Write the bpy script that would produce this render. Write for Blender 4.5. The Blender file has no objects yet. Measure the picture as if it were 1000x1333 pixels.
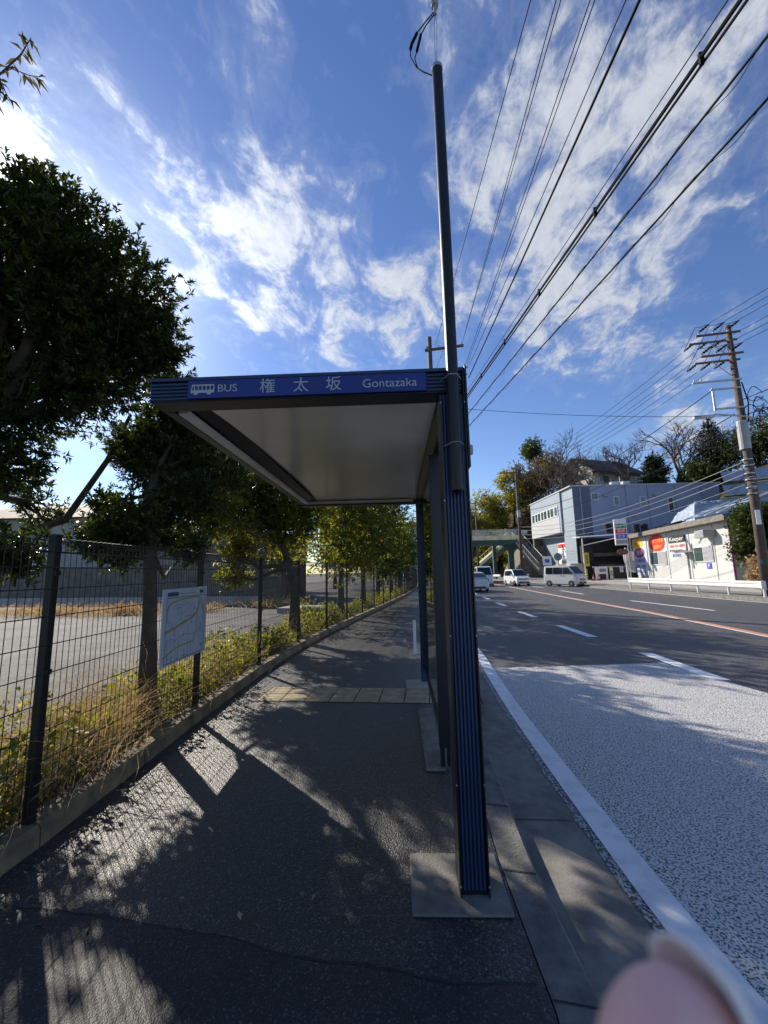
import bpy, math, random
import numpy as np
from mathutils import Vector, Matrix, noise as mnoise
R_=math.radians
S=bpy.context.scene; COL=S.collection
# ------------------------------------------------------------------ camera
H=1.53; PITCH=R_(8.3); ROLL=R_(1.2); YAW=R_(12.0)
fw=Vector((-math.sin(YAW)*math.cos(PITCH),math.cos(YAW)*math.cos(PITCH),math.sin(PITCH)))
r0=Vector((math.cos(YAW),math.sin(YAW),0)); u0=r0.cross(fw)
rt=r0*math.cos(ROLL)-u0*math.sin(ROLL); up=r0*math.sin(ROLL)+u0*math.cos(ROLL)
cd=bpy.data.cameras.new('camera'); cam=bpy.data.objects.new('camera',cd); COL.objects.link(cam)
m=Matrix.Identity(4)
for i in range(3): m[i][0]=rt[i]; m[i][1]=up[i]; m[i][2]=-fw[i]
m[2][3]=H
cam.matrix_world=m
cd.sensor_fit='VERTICAL'; cd.sensor_height=36; cd.lens=535/1333*36
cd.clip_start=.005; cd.clip_end=3000
cd.dof.use_dof=True; cd.dof.focus_distance=7.0; cd.dof.aperture_fstop=9
S.camera=cam
# ------------------------------------------------------------------ sun, sky
AZ=R_(-54); EL=R_(30)
sd=Vector((math.sin(AZ)*math.cos(EL),math.cos(AZ)*math.cos(EL),math.sin(EL)))
sl=bpy.data.lights.new('sun','SUN'); sl.energy=4.8; sl.angle=R_(.53); sl.color=(1,.91,.78)
so=bpy.data.objects.new('sun',sl); COL.objects.link(so)
so.rotation_euler=sd.to_track_quat('Z','Y').to_euler()
S.view_settings.view_transform='Standard'; S.view_settings.look='None'
S.view_settings.exposure=0.58; S.view_settings.gamma=1
W=bpy.data.worlds.new('World'); S.world=W; W.use_nodes=True
nt=W.node_tree; N=nt.nodes; Lk=nt.links; N.clear()
def wn(t,**k):
    n=N.new(t)
    for a,b in k.items(): setattr(n,a,b)
    return n
def wmath(op,a,b=None,c=None,clamp=False):
    n=wn('ShaderNodeMath',operation=op,use_clamp=clamp)
    for i,v in enumerate((a,b,c)):
        if v is None: continue
        if isinstance(v,(int,float)): n.inputs[i].default_value=v
        else: Lk.new(v,n.inputs[i])
    return n.outputs[0]
def wvec(op,a,b=None):
    n=wn('ShaderNodeVectorMath',operation=op)
    for i,v in enumerate((a,b)):
        if v is None: continue
        if isinstance(v,(tuple,Vector)): n.inputs[i].default_value=tuple(v)
        else: Lk.new(v,n.inputs[i])
    return n
sky=wn('ShaderNodeTexSky',sky_type='NISHITA',sun_disc=False,sun_elevation=EL,sun_rotation=AZ)
sky.air_density=1.0; sky.dust_density=.12; sky.ozone_density=2.5; sky.altitude=200
hs=wn('ShaderNodeHueSaturation'); hs.inputs['Saturation'].default_value=1.14; hs.inputs['Hue'].default_value=.512; hs.inputs['Value'].default_value=1.05
Lk.new(sky.outputs[0],hs.inputs['Color'])
tc=wn('ShaderNodeTexCoord'); D=wvec('NORMALIZE',tc.outputs['Generated']).outputs[0]
sx=wn('ShaderNodeSeparateXYZ'); Lk.new(D,sx.inputs[0])
zz=wmath('MAXIMUM',sx.outputs[2],.0); zi=wmath('DIVIDE',1.0,wmath('ADD',zz,.16))
cb=wn('ShaderNodeCombineXYZ'); Lk.new(wmath('MULTIPLY',sx.outputs[0],zi),cb.inputs[0]); Lk.new(wmath('MULTIPLY',sx.outputs[1],zi),cb.inputs[1])
P=cb.outputs[0]
def wnoise(vec,scale,detail,rough,dist=0):
    n=wn('ShaderNodeTexNoise'); n.inputs['Scale'].default_value=scale; n.inputs['Detail'].default_value=detail
    n.inputs['Roughness'].default_value=rough; n.inputs['Distortion'].default_value=dist; Lk.new(vec,n.inputs['Vector']); return n
# stretch the cloud field along one wind direction
mp=wn('ShaderNodeMapping'); mp.inputs['Rotation'].default_value=(0,0,R_(28)); mp.inputs['Scale'].default_value=(1.0,.7,1); mp.inputs['Location'].default_value=(3.1,1.7,0)
Lk.new(P,mp.inputs['Vector'])
n1=wnoise(mp.outputs[0],8.5,12,.60,.55).outputs['Fac']
n2=wnoise(mp.outputs[0],3.1,3,.5,.2).outputs['Fac']
n3=wnoise(mp.outputs[0],30,8,.65,.8).outputs['Fac']
def pxdir(x,y): return (rt*((x-500)/535)-up*((y-666.5)/535)+fw).normalized()
cov=None
# weather: banks of broken cloud as (direction, spread, amount)
BANKS=[(800,110,45,.17),(660,330,60,.13),(960,150,90,.10),(560,90,160,.12),(840,400,70,.13),(720,430,150,.12),(520,400,190,.24),(440,280,200,.14),(350,290,200,.15),(240,290,200,.13),(350,370,200,.14),(420,460,260,.13),
       (0,190,500,.36),(370,30,200,.07),(200,60,200,.04),(180,210,300,.05),(170,120,60,-.06),(60,60,200,.03),(150,190,300,.03),(110,110,120,-.05),(215,235,300,.08),(120,25,300,.06),(300,40,200,.06),(390,180,300,.05),(215,380,400,.12),(900,560,400,.16),(620,130,200,-.05),(900,60,200,-.04),(780,250,300,-.05),(40,300,60,.10),(760,560,300,-.15),(930,350,260,-.18),(480,190,70,-.08),(280,140,70,-.04),(620,540,80,-.2),(330,560,40,-.05)]
for (x,y,k,a) in BANKS:
    a=a*.8+(.02 if a>.1 else 0); d=wvec('DOT_PRODUCT',D,pxdir(x,y)).outputs['Value']
    e=wmath('MULTIPLY',wmath('EXPONENT',wmath('MULTIPLY',wmath('SUBTRACT',d,1.0),float(k))),a)
    cov=e if cov is None else wmath('ADD',cov,e)
v=wmath('ADD',wmath('ADD',wmath('MULTIPLY',n1,.74),wmath('MULTIPLY',n2,.14)),wmath('MULTIPLY',n3,.20))
v=wmath('ADD',v,cov)
mr=wn('ShaderNodeMapRange',interpolation_type='SMOOTHSTEP'); Lk.new(v,mr.inputs[0])
mr.inputs[1].default_value=.595; mr.inputs[2].default_value=.80
alpha=wmath('MULTIPLY',mr.outputs[0],.88)
thin=wmath('MULTIPLY',wmath('SUBTRACT',v,.54,None,True),1.0)
alpha=wmath('MAXIMUM',alpha,thin)
# brighter towards the sun
ds=wvec('DOT_PRODUCT',D,sd).outputs['Value']
glow=wmath('EXPONENT',wmath('MULTIPLY',wmath('SUBTRACT',ds,1.0),9.0))
glow2=wmath('EXPONENT',wmath('MULTIPLY',wmath('SUBTRACT',ds,1.0),45.0))
cc=wn('ShaderNodeMix',data_type='RGBA'); Lk.new(n3,cc.inputs[0]); cc.inputs[6].default_value=(5.2,5.7,6.6,1); cc.inputs[7].default_value=(8.6,8.8,9.2,1)
cs=wvec('SCALE',cc.outputs[2]); Lk.new(wmath('ADD',wmath('ADD',.64,wmath('MULTIPLY',glow,.55)),wmath('MULTIPLY',glow2,1.6)),cs.inputs['Scale'])
gs=wvec('SCALE',(7.0,7.6,8.4)); Lk.new(wmath('MULTIPLY',glow2,.7),gs.inputs['Scale'])
sk2=wvec('ADD',hs.outputs[0],gs.outputs[0])
mx=wn('ShaderNodeMix',data_type='RGBA'); Lk.new(alpha,mx.inputs[0]); Lk.new(sk2.outputs[0],mx.inputs[6]); Lk.new(cs.outputs[0],mx.inputs[7])
bg=wn('ShaderNodeBackground'); bg.inputs['Strength'].default_value=.1; Lk.new(mx.outputs[2],bg.inputs['Color'])
wo=wn('ShaderNodeOutputWorld'); Lk.new(bg.outputs[0],wo.inputs[0])
# ------------------------------------------------------------------ materials
def mat(name,c,rough=.6,c2=None,scale=4,detail=5,metal=0,bump=0,bscale=None,spec=.5,lo=.35,hi=.65,transl=0,coat=0):
    m=bpy.data.materials.new(name); m.use_nodes=True; t=m.node_tree; b=t.nodes['Principled BSDF']
    b.inputs['Roughness'].default_value=rough; b.inputs['Metallic'].default_value=metal
    b.inputs['Specular IOR Level'].default_value=spec; b.inputs['Coat Weight'].default_value=coat
    c=tuple(c)+(1,)
    tcn=t.nodes.new('ShaderNodeTexCoord')
    if c2 is None: c2=tuple(x*.8 for x in c[:3])
    nz=t.nodes.new('ShaderNodeTexNoise'); nz.inputs['Scale'].default_value=scale; nz.inputs['Detail'].default_value=detail; nz.inputs['Roughness'].default_value=.6
    t.links.new(tcn.outputs['Object'],nz.inputs['Vector'])
    rp=t.nodes.new('ShaderNodeValToRGB'); rp.color_ramp.elements[0].position=lo; rp.color_ramp.elements[1].position=hi
    rp.color_ramp.elements[0].color=tuple(c2[:3])+(1,); rp.color_ramp.elements[1].color=c
    t.links.new(nz.outputs['Fac'],rp.inputs[0]); t.links.new(rp.outputs[0],b.inputs['Base Color'])
    if bump:
        nb=t.nodes.new('ShaderNodeTexNoise'); nb.inputs['Scale'].default_value=bscale or scale*6; nb.inputs['Detail'].default_value=4
        t.links.new(tcn.outputs['Object'],nb.inputs['Vector'])
        bp=t.nodes.new('ShaderNodeBump'); bp.inputs['Strength'].default_value=1; bp.inputs['Distance'].default_value=bump
        t.links.new(nb.outputs['Fac'],bp.inputs['Height']); t.links.new(bp.outputs[0],b.inputs['Normal'])
    return m
def asphalt(name,dark,light,vs,dist,rough,spec=.5,paint=None,pthr=.5,pscale=60,stain=.5):
    m=bpy.data.materials.new(name); m.use_nodes=True; t=m.node_tree; b=t.nodes['Principled BSDF']; L=t.links
    b.inputs['Roughness'].default_value=rough; b.inputs['Specular IOR Level'].default_value=spec
    tcn=t.nodes.new('ShaderNodeTexCoord')
    vo=t.nodes.new('ShaderNodeTexVoronoi'); vo.inputs['Scale'].default_value=vs; L.new(tcn.outputs['Object'],vo.inputs['Vector'])
    sp=t.nodes.new('ShaderNodeSeparateColor'); L.new(vo.outputs['Color'],sp.inputs[0])
    rp=t.nodes.new('ShaderNodeValToRGB'); e=rp.color_ramp.elements
    e[0].position=0; e[0].color=(*dark,1); e[1].position=1; e[1].color=tuple(x*2.4 for x in light)+(1,)
    e2=e.new(.55); e2.color=(*dark,1); e3=e.new(.9); e3.color=(*light,1)
    L.new(sp.outputs[0],rp.inputs[0])
    n=t.nodes.new('ShaderNodeTexNoise'); n.inputs['Scale'].default_value=.9; n.inputs['Detail'].default_value=7; n.inputs['Roughness'].default_value=.65
    L.new(tcn.outputs['Object'],n.inputs['Vector'])
    mrn=t.nodes.new('ShaderNodeMapRange'); mrn.inputs[1].default_value=.3; mrn.inputs[2].default_value=.7; mrn.inputs[3].default_value=1-stain*.6; mrn.inputs[4].default_value=1+stain*.5
    L.new(n.outputs['Fac'],mrn.inputs[0])
    vm=t.nodes.new('ShaderNodeVectorMath'); vm.operation='SCALE'; L.new(rp.outputs[0],vm.inputs[0]); L.new(mrn.outputs[0],vm.inputs['Scale'])
    colout=vm.outputs[0]
    nb=t.nodes.new('ShaderNodeTexNoise'); nb.inputs['Scale'].default_value=vs*.8; nb.inputs['Detail'].default_value=3; L.new(tcn.outputs['Object'],nb.inputs['Vector'])
    ma=t.nodes.new('ShaderNodeMath'); ma.operation='ADD'
    inv=t.nodes.new('ShaderNodeMath'); inv.operation='SUBTRACT'; inv.inputs[0].default_value=1; L.new(vo.outputs['Distance'],inv.inputs[1])
    nh=t.nodes.new('ShaderNodeMath'); nh.operation='MULTIPLY'; nh.inputs[1].default_value=.45; L.new(nb.outputs['Fac'],nh.inputs[0]); L.new(inv.outputs[0],ma.inputs[0]); L.new(nh.outputs[0],ma.inputs[1])
    if paint:
        np_=t.nodes.new('ShaderNodeTexNoise'); np_.inputs['Scale'].default_value=pscale; np_.inputs['Detail'].default_value=2.5; np_.inputs['Roughness'].default_value=.55
        L.new(tcn.outputs['Object'],np_.inputs['Vector'])
        r2=t.nodes.new('ShaderNodeMapRange'); r2.inputs[1].default_value=pthr-.035; r2.inputs[2].default_value=pthr+.035; L.new(np_.outputs['Fac'],r2.inputs[0])
        mi=t.nodes.new('ShaderNodeMix'); mi.data_type='RGBA'; L.new(r2.outputs[0],mi.inputs[0]); mi.inputs[7].default_value=(*paint,1); L.new(colout,mi.inputs[6])
        colout=mi.outputs[2]
        m3=t.nodes.new('ShaderNodeMath'); m3.operation='MULTIPLY'; m3.inputs[1].default_value=.5; L.new(r2.outputs[0],m3.inputs[0])
        ma2=t.nodes.new('ShaderNodeMath'); ma2.operation='ADD'; L.new(ma.outputs[0],ma2.inputs[0]); L.new(m3.outputs[0],ma2.inputs[1]); ma=ma2
    L.new(colout,b.inputs['Base Color'])
    bp=t.nodes.new('ShaderNodeBump'); bp.inputs['Strength'].default_value=1; bp.inputs['Distance'].default_value=dist
    L.new(ma.outputs[0],bp.inputs['Height']); L.new(bp.outputs[0],b.inputs['Normal'])
    return m
def leafmat(name,c1,c2,c3,rough=.42,tr=.35,trc=None):
    m=bpy.data.materials.new(name); m.use_nodes=True; t=m.node_tree; b=t.nodes['Principled BSDF']; L=t.links
    b.inputs['Roughness'].default_value=rough; b.inputs['Specular IOR Level'].default_value=.45
    g=t.nodes.new('ShaderNodeNewGeometry'); tcn=t.nodes.new('ShaderNodeTexCoord')
    n=t.nodes.new('ShaderNodeTexNoise'); n.inputs['Scale'].default_value=1.6; n.inputs['Detail'].default_value=3; L.new(tcn.outputs['Object'],n.inputs['Vector'])
    a=t.nodes.new('ShaderNodeMath'); a.operation='MULTIPLY'; a.inputs[1].default_value=.55; L.new(g.outputs['Random Per Island'],a.inputs[0])
    a2=t.nodes.new('ShaderNodeMath'); a2.operation='MULTIPLY_ADD'; a2.inputs[1].default_value=.9; L.new(n.outputs['Fac'],a2.inputs[0]); L.new(a.outputs[0],a2.inputs[2])
    rp=t.nodes.new('ShaderNodeValToRGB'); e=rp.color_ramp.elements; e[0].position=.42; e[0].color=(*c1,1); e[1].position=.98; e[1].color=(*c3,1)
    e2=e.new(.74); e2.color=(*c2,1)
    L.new(a2.outputs[0],rp.inputs[0]); L.new(rp.outputs[0],b.inputs['Base Color'])
    tr_=t.nodes.new('ShaderNodeBsdfTranslucent'); vm=t.nodes.new('ShaderNodeVectorMath'); vm.operation='MULTIPLY'; vm.inputs[1].default_value=trc or (2.2,2.0,.7)
    L.new(rp.outputs[0],vm.inputs[0]); L.new(vm.outputs[0],tr_.inputs['Color'])
    mi=t.nodes.new('ShaderNodeMixShader'); mi.inputs[0].default_value=tr
    L.new(b.outputs[0],mi.inputs[1]); L.new(tr_.outputs[0],mi.inputs[2]); L.new(mi.outputs[0],t.nodes['Material Output'].inputs['Surface'])
    return m
def glassmat(name,c=(.02,.03,.03),rough=.06):
    return mat(name,c,rough,scale=1,spec=.8)
M=dict(
 walk=asphalt('walk_asphalt',(.017,.017,.019),(.06,.06,.062),125,.0035,.46,.55,stain=.6),
 patch=asphalt('patch_asphalt',(.020,.020,.022),(.045,.045,.047),150,.0022,.6,.4,stain=.7),
 road=asphalt('road_asphalt',(.055,.055,.056),(.12,.12,.12),110,.003,.6,.4,stain=.35),
 lot=asphalt('lot_asphalt',(.075,.075,.072),(.12,.118,.112),60,.002,.85,.2,stain=1.1),
 skid=asphalt('antiskid',(.08,.08,.085),(.14,.14,.145),90,.004,.6,.4,paint=(.64,.63,.61),pthr=.455,pscale=76,stain=.4),
 lip=asphalt('worn_paint',(.07,.07,.072),(.12,.12,.12),90,.004,.7,.4,paint=(.45,.45,.45),pthr=.50,pscale=60),
 line=mat('line_paint',(.82,.82,.82),.55,(.60,.61,.62),7,8,bump=.0015,bscale=70,lo=.25,hi=.55),
 orange=mat('orange_paint',(.62,.26,.13),.6,(.45,.2,.11),6,6),
 conc=mat('concrete',(.24,.23,.205),.9,(.10,.095,.08),6,10,bump=.004,bscale=70,lo=.3,hi=.7),
 concw=mat('concrete_wall',(.30,.225,.13),.9,(.10,.085,.055),4,9,bump=.006,bscale=30),
 gutter=mat('gutter_concrete',(.25,.235,.205),.85,(.13,.125,.11),5.5,10,bump=.003,bscale=70),
 kerb=mat('kerb_concrete',(.19,.185,.17),.9,(.085,.085,.08),7,10,bump=.006,bscale=60),
 joint=mat('joint_dirt',(.03,.028,.025),.95),
 soil=mat('soil',(.12,.09,.055),.95,(.06,.05,.03),3,8,bump=.02,bscale=12),
 ground=mat('ground',(.16,.15,.12),.95,(.09,.09,.07),.4,8),
 tact=mat('tactile_yellow',(.50,.41,.24),.8,(.32,.26,.17),8,7,bump=.002,bscale=50),
 navy=mat('navy_paint',(.020,.046,.115),.40,(.014,.032,.080),3,6,spec=.5),
 navy_d=mat('dark_navy_paint',(.006,.010,.022),.35,(.004,.007,.014),3,5),
 sign=mat('sign_blue',(.010,.030,.22),.45,(.008,.026,.18),2,4),
 signw=mat('sign_lettering',(.42,.45,.50),.6,(.36,.39,.44),6,4),
 ceil=mat('ceiling_panel',(.80,.78,.71),.16,(.70,.68,.61),1.2,4,spec=.5),
 ceilw=mat('light_cover',(.9,.9,.88),.4,(.7,.7,.67),3,4),
 black=mat('black_paint',(.006,.006,.007),.45,(.004,.004,.004),5),
 wire=mat('cable_black',(.006,.006,.007),.85,(.004,.004,.004),5,spec=.2),
 wiregrey=mat('cable_grey',(.22,.22,.22),.5,(.15,.15,.15),5),
 fence=mat('fence_coating',(.008,.008,.008),.5,(.006,.006,.006),5),
 bark=mat('bark',(.095,.08,.052),.95,(.035,.03,.02),9,9,bump=.02,bscale=14,lo=.3,hi=.7),
 barkd=mat('bare_bark',(.14,.11,.085),.95,(.07,.055,.045),3,5),
 pole=mat('pole_concrete',(.12,.09,.072),.85,(.07,.053,.045),3,8,bump=.002,bscale=30),
 steel=mat('galvanised_steel',(.45,.46,.47),.4,(.34,.35,.36),6,5,metal=.6),
 rust=mat('brown_steel',(.16,.10,.075),.6,(.09,.06,.045),6,5),
 porcelain=mat('insulator_glaze',(.75,.74,.72),.25),
 railw=mat('guardrail_white',(.78,.78,.75),.45,(.60,.59,.55),2.5,8),
 carw=mat('car_white',(.78,.79,.80),.25,(.74,.75,.76),1,2,coat=.6),
 carblue=mat('car_pearl',(.60,.66,.74),.25,(.56,.62,.70),1,2,coat=.6),
 carsilver=mat('car_silver',(.66,.67,.66),.3,(.62,.63,.62),1,2,coat=.6),
 glass=glassmat('car_glass',(.015,.02,.022)),
 tyre=mat('tyre_rubber',(.015,.015,.015),.8),
 rim=mat('wheel_rim',(.5,.5,.5),.35,metal=.5),
 lampw=mat('lamp_glass',(.7,.72,.74),.15), lampr=mat('tail_lamp',(.35,.01,.01),.2), lampo=mat('lamp_orange',(.6,.25,.03),.3),
 plate_y=mat('plate_yellow',(.75,.55,.05),.5), plate_w=mat('plate_white',(.75,.75,.75),.5),
 trim=mat('dark_trim',(.02,.02,.022),.6),
 bwall=mat('building_pale',(.28,.335,.39),.7,(.24,.29,.34),.5,6), bpan=mat('building_panel',(.42,.43,.44),.65,(.44,.45,.46),.6,6),
 bblue=mat('building_blue',(.30,.34,.47),.75,(.265,.30,.42),.35,7), bdark=mat('building_dark_band',(.11,.14,.20),.75,(.095,.12,.18),.5,6),
 bwin=glassmat('window_glass',(.05,.09,.09),.1), winframe=mat('window_frame',(.65,.66,.66),.5),
 retain=mat('retaining_concrete',(.42,.40,.35),.9,(.30,.28,.24),1.2,8),
 retdark=mat('retaining_stone',(.20,.18,.15),.95,(.11,.10,.085),2,8,bump=.05,bscale=3),
 green=mat('bridge_green',(.035,.085,.06),.6,(.025,.06,.045),1.5,6), cream=mat('bridge_cream',(.92,.80,.50),.7,(.55,.48,.33),1.5,6),
 shopw=mat('shop_wall',(.52,.53,.50),.7,(.47,.49,.46),1.6,7), shopr=mat('shop_eave',(.22,.19,.16),.8,(.14,.12,.10),1.5,7),
 sredm=mat('sign_red',(.72,.035,.03),.5,(.66,.03,.03),1,3), syel=mat('sign_yellow',(.78,.58,.04),.5,(.7,.5,.04),1,3), sgrn=mat('sign_green',(.04,.28,.16),.5),
 sblu=mat('sign_blue_bright',(.05,.10,.55),.5), swht=mat('sign_white',(.8,.8,.8),.5,(.74,.74,.75),1,3), spur=mat('sign_purple',(.32,.06,.22),.5),
 sgrey=mat('sign_grey',(.35,.36,.37),.5), sblk=mat('sign_black',(.02,.02,.02),.5),
 solar=mat('solar_panel',(.10,.14,.22),.2,(.08,.12,.19),1,3,coat=.5), tarp=mat('blue_tarp',(.30,.36,.45),.5,(.2,.26,.35),1.5,6,bump=.15,bscale=2),
 hroof=mat('house_roof',(.075,.06,.05),.8,(.05,.04,.035),1,6), hwall=mat('house_wall',(.52,.49,.40),.85,(.44,.41,.34),.8,6),
 lwall=mat('left_house_wall',(.40,.39,.36),.9,(.33,.32,.29),.7,6), lroof=mat('left_house_roof',(.13,.10,.085),.8),
 hill=mat('hill_soil',(.10,.085,.045),.98,(.045,.05,.022),.25,9,bump=.3,bscale=.8),
 conered=mat('cone_red',(.75,.06,.03),.5), skin=None, hair=mat('hair',(.012,.01,.009),.6), cloth=mat('jacket_white',(.7,.7,.7),.8), trous=mat('trousers',(.05,.05,.07),.85),
 mapw=mat('map_board',(.58,.63,.74),.5,(.53,.58,.69),2,4), mapy=mat('map_road',(.50,.44,.12),.6), mapk=mat('map_ink',(.07,.09,.16),.6), maps=mat('map_street',(.25,.30,.42),.6),
 paper=mat('litter_paper',(.75,.75,.78),.7), slab=mat('slab_concrete',(.42,.40,.36),.9,(.3,.29,.26),1.5,7),
 leafA=leafmat('leaf_evergreen',(.018,.034,.011),(.035,.058,.015),(.085,.10,.022),.38,.32),
 leafB=leafmat('leaf_sunlit',(.045,.07,.016),(.095,.12,.026),(.21,.20,.036),.45,.55),
 leafC=leafmat('leaf_twig',(.05,.05,.02),(.09,.075,.03),(.10,.09,.03),.45,.3),
 weed=leafmat('weed_leaves',(.05,.075,.02),(.13,.155,.04),(.32,.29,.10),.6,.45),
 dry=leafmat('dry_grass',(.26,.17,.09),(.44,.32,.16),(.62,.52,.33),.8,.35,(1.2,1.0,.8)),
 bamboo=leafmat('bamboo_leaves',(.11,.13,.03),(.22,.225,.055),(.33,.30,.09),.6,.45),
 brown=leafmat('brown_foliage',(.10,.08,.045),(.18,.13,.07),(.25,.18,.09),.8,.2),
 conifer=leafmat('conifer_needles',(.010,.020,.010),(.018,.032,.015),(.035,.05,.02),.7,.12),
)
sk=mat('skin',(.98,.60,.52),.5,(.90,.46,.40),110,5,spec=.4,bump=.0003,bscale=900); sk.node_tree.nodes['Principled BSDF'].inputs['Subsurface Weight'].default_value=.35
sk.node_tree.nodes['Principled BSDF'].inputs['Subsurface Radius'].default_value=(.004,.0015,.001); sk.node_tree.nodes['Principled BSDF'].inputs['Subsurface Scale'].default_value=1
M['skin']=sk; M['nail']=mat('nail',(.95,.88,.82),.3,(.92,.82,.76),80,3)
gm=bpy.data.materials.new('shelter_glass'); gm.use_nodes=True; t=gm.node_tree; b=t.nodes['Principled BSDF']; b.inputs['Base Color'].default_value=(.55,.62,.58,1); b.inputs['Roughness'].default_value=.03
b.inputs['Transmission Weight'].default_value=.0; b.inputs['Specular IOR Level'].default_value=.9
tb=t.nodes.new('ShaderNodeBsdfTransparent'); tb.inputs[0].default_value=(.30,.36,.33,1); gl=t.nodes.new('ShaderNodeBsdfGlossy'); gl.inputs['Roughness'].default_value=.02; gl.inputs[0].default_value=(.9,.95,.92,1)
lw=t.nodes.new('ShaderNodeFresnel'); lw.inputs['IOR'].default_value=1.6; mi=t.nodes.new('ShaderNodeMixShader')
t.links.new(lw.outputs[0],mi.inputs[0]); t.links.new(tb.outputs[0],mi.inputs[1]); t.links.new(gl.outputs[0],mi.inputs[2]); t.links.new(mi.outputs[0],t.nodes['Material Output'].inputs[0])
M['sglass']=gm
# ------------------------------------------------------------------ mesh helpers
class MB:
    def __init__(s): s.v=[]; s.f=[]; s.X=None; s.p=[]
    def add(s,vs,fs):
        o=len(s.v); s.p.append((o,len(s.f)))
        if s.X is not None: vs=[s.X@Vector(v) for v in vs]
        s.v+= [tuple(v) for v in vs]; s.f+=[tuple(i+o for i in f) for f in fs]; return s
    def box(s,x0,x1,y0,y1,z0,z1):
        return s.add([(x0,y0,z0),(x1,y0,z0),(x1,y1,z0),(x0,y1,z0),(x0,y0,z1),(x1,y0,z1),(x1,y1,z1),(x0,y1,z1)],
          [(0,3,2,1),(4,5,6,7),(0,1,5,4),(1,2,6,5),(2,3,7,6),(3,0,4,7)])
    def tube(s,pts,r,n=8,cap=True,r2=None):
        pts=[Vector(p) for p in pts]; k=len(pts); rs=r if isinstance(r,(list,tuple)) else [r]*k
        if r2 is not None: rs=[r+(r2-r)*i/(k-1) for i in range(k)]
        vs=[]; ref=None
        for i,p in enumerate(pts):
            d=(pts[min(i+1,k-1)]-pts[max(i-1,0)]).normalized()
            if ref is None: ref=Vector((0,0,1)) if abs(d.z)<.9 else Vector((1,0,0))
            a=d.cross(ref).normalized(); b_=a.cross(d).normalized(); ref=b_
            for j in range(n):
                t=2*math.pi*j/n; vs.append(p+(a*math.cos(t)+b_*math.sin(t))*rs[i])
        fs=[(i*n+j,i*n+(j+1)%n,(i+1)*n+(j+1)%n,(i+1)*n+j) for i in range(k-1) for j in range(n)]
        if cap: fs+=[tuple(range(n))[::-1],tuple((k-1)*n+j for j in range(n))]
        return s.add(vs,fs)
    def prism(s,poly,ax,a,b):   # poly of 2D points, extruded along axis ax from a to b
        def P3(p,c): return {'x':(c,p[0],p[1]),'y':(p[0],c,p[1]),'z':(p[0],p[1],c)}[ax]
        n=len(poly); vs=[P3(p,a) for p in poly]+[P3(p,b) for p in poly]
        return s.add(vs,[tuple(range(n))[::-1],tuple(range(n,2*n))]+[(i,(i+1)%n,n+(i+1)%n,n+i) for i in range(n)])
    def quad(s,*v): return s.add(v,[tuple(range(len(v)))])
    def lathe(s,prof,n=16,c=(0,0,0)):
        vs=[(c[0]+r*math.cos(2*math.pi*j/n),c[1]+r*math.sin(2*math.pi*j/n),c[2]+z) for r,z in prof for j in range(n)]
        k=len(prof)
        return s.add(vs,[(i*n+j,i*n+(j+1)%n,(i+1)*n+(j+1)%n,(i+1)*n+j) for i in range(k-1) for j in range(n)]+[tuple(range(n))[::-1],tuple((k-1)*n+j for j in range(n))])
    def each(s,name,mt,parent=None,**k):     # every added piece becomes an object of its own
        n=0; out=[]
        for i,(o,fo) in enumerate(s.p):
            o2,f2=s.p[i+1] if i+1<len(s.p) else (len(s.v),len(s.f))
            q=MB(); q.v=s.v[o:o2]; q.f=[tuple(j-o for j in f) for f in s.f[fo:f2]]; out.append(q.build(name,mt,parent,**k))
        return out
    def build(s,name,mt,parent=None,bevel=0,smooth=False):
        me=bpy.data.meshes.new(name); me.from_pydata(s.v,[],s.f); me.materials.append(M[mt] if isinstance(mt,str) else mt)
        if smooth: me.shade_smooth()
        me.update(); o=bpy.data.objects.new(name,me); COL.objects.link(o)
        if parent: o.parent=parent
        if bevel:
            bm=o.modifiers.new('bevel','BEVEL'); bm.width=bevel; bm.segments=2; bm.limit_method='ANGLE'
        return o
def tag(o,label=None,cat=None,group=None,kind=None):
    if label: o['label']=label
    if cat: o['category']=cat
    if group: o['group']=group
    if kind: o['kind']=kind
    return o
def thing(name,label,cat,loc=(0,0,0),rz=0,group=None):
    o=bpy.data.objects.new(name,None); COL.objects.link(o); o.location=loc; o.rotation_euler=(0,0,rz); o.empty_display_size=.2
    return tag(o,label,cat,group)
def copy_tree(o,parent=None):
    c=o.copy(); COL.objects.link(c); c.parent=parent
    for ch in list(o.children): copy_tree(ch,c)
    return c
def struct(o): o['kind']='structure'; return o
def text(body,size,mt,parent,mx,name='lettering',ext=.002,sx=1,align='CENTER'):
    cu=bpy.data.curves.new(name,'FONT'); cu.body=body; cu.size=size; cu.extrude=ext; cu.align_x=align; cu.align_y='CENTER'
    o=bpy.data.objects.new(name,cu); COL.objects.link(o); bpy.context.view_layer.update()
    me=bpy.data.meshes.new_from_object(o.evaluated_get(bpy.context.evaluated_depsgraph_get()))
    bpy.data.objects.remove(o); me.name=name; me.materials.clear(); me.materials.append(M[mt])
    q=bpy.data.objects.new(name,me); COL.objects.link(q); me.transform(mx@Matrix.Diagonal((sx,1,1,1)))
    if parent: q.parent=parent
    return q
def frame(o,x,y):   # matrix with local x,y axes and origin
    x=Vector(x).normalized(); y=Vector(y).normalized(); z=x.cross(y)
    m=Matrix.Identity(4)
    for i in range(3): m[i][0]=x[i]; m[i][1]=y[i]; m[i][2]=z[i]; m[i][3]=o[i]
    return m
def sheet(name,poly,z,mt):
    o=MB().quad(*[(x,y,z) for x,y in poly]).build(name,mt); return struct(o)
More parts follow.
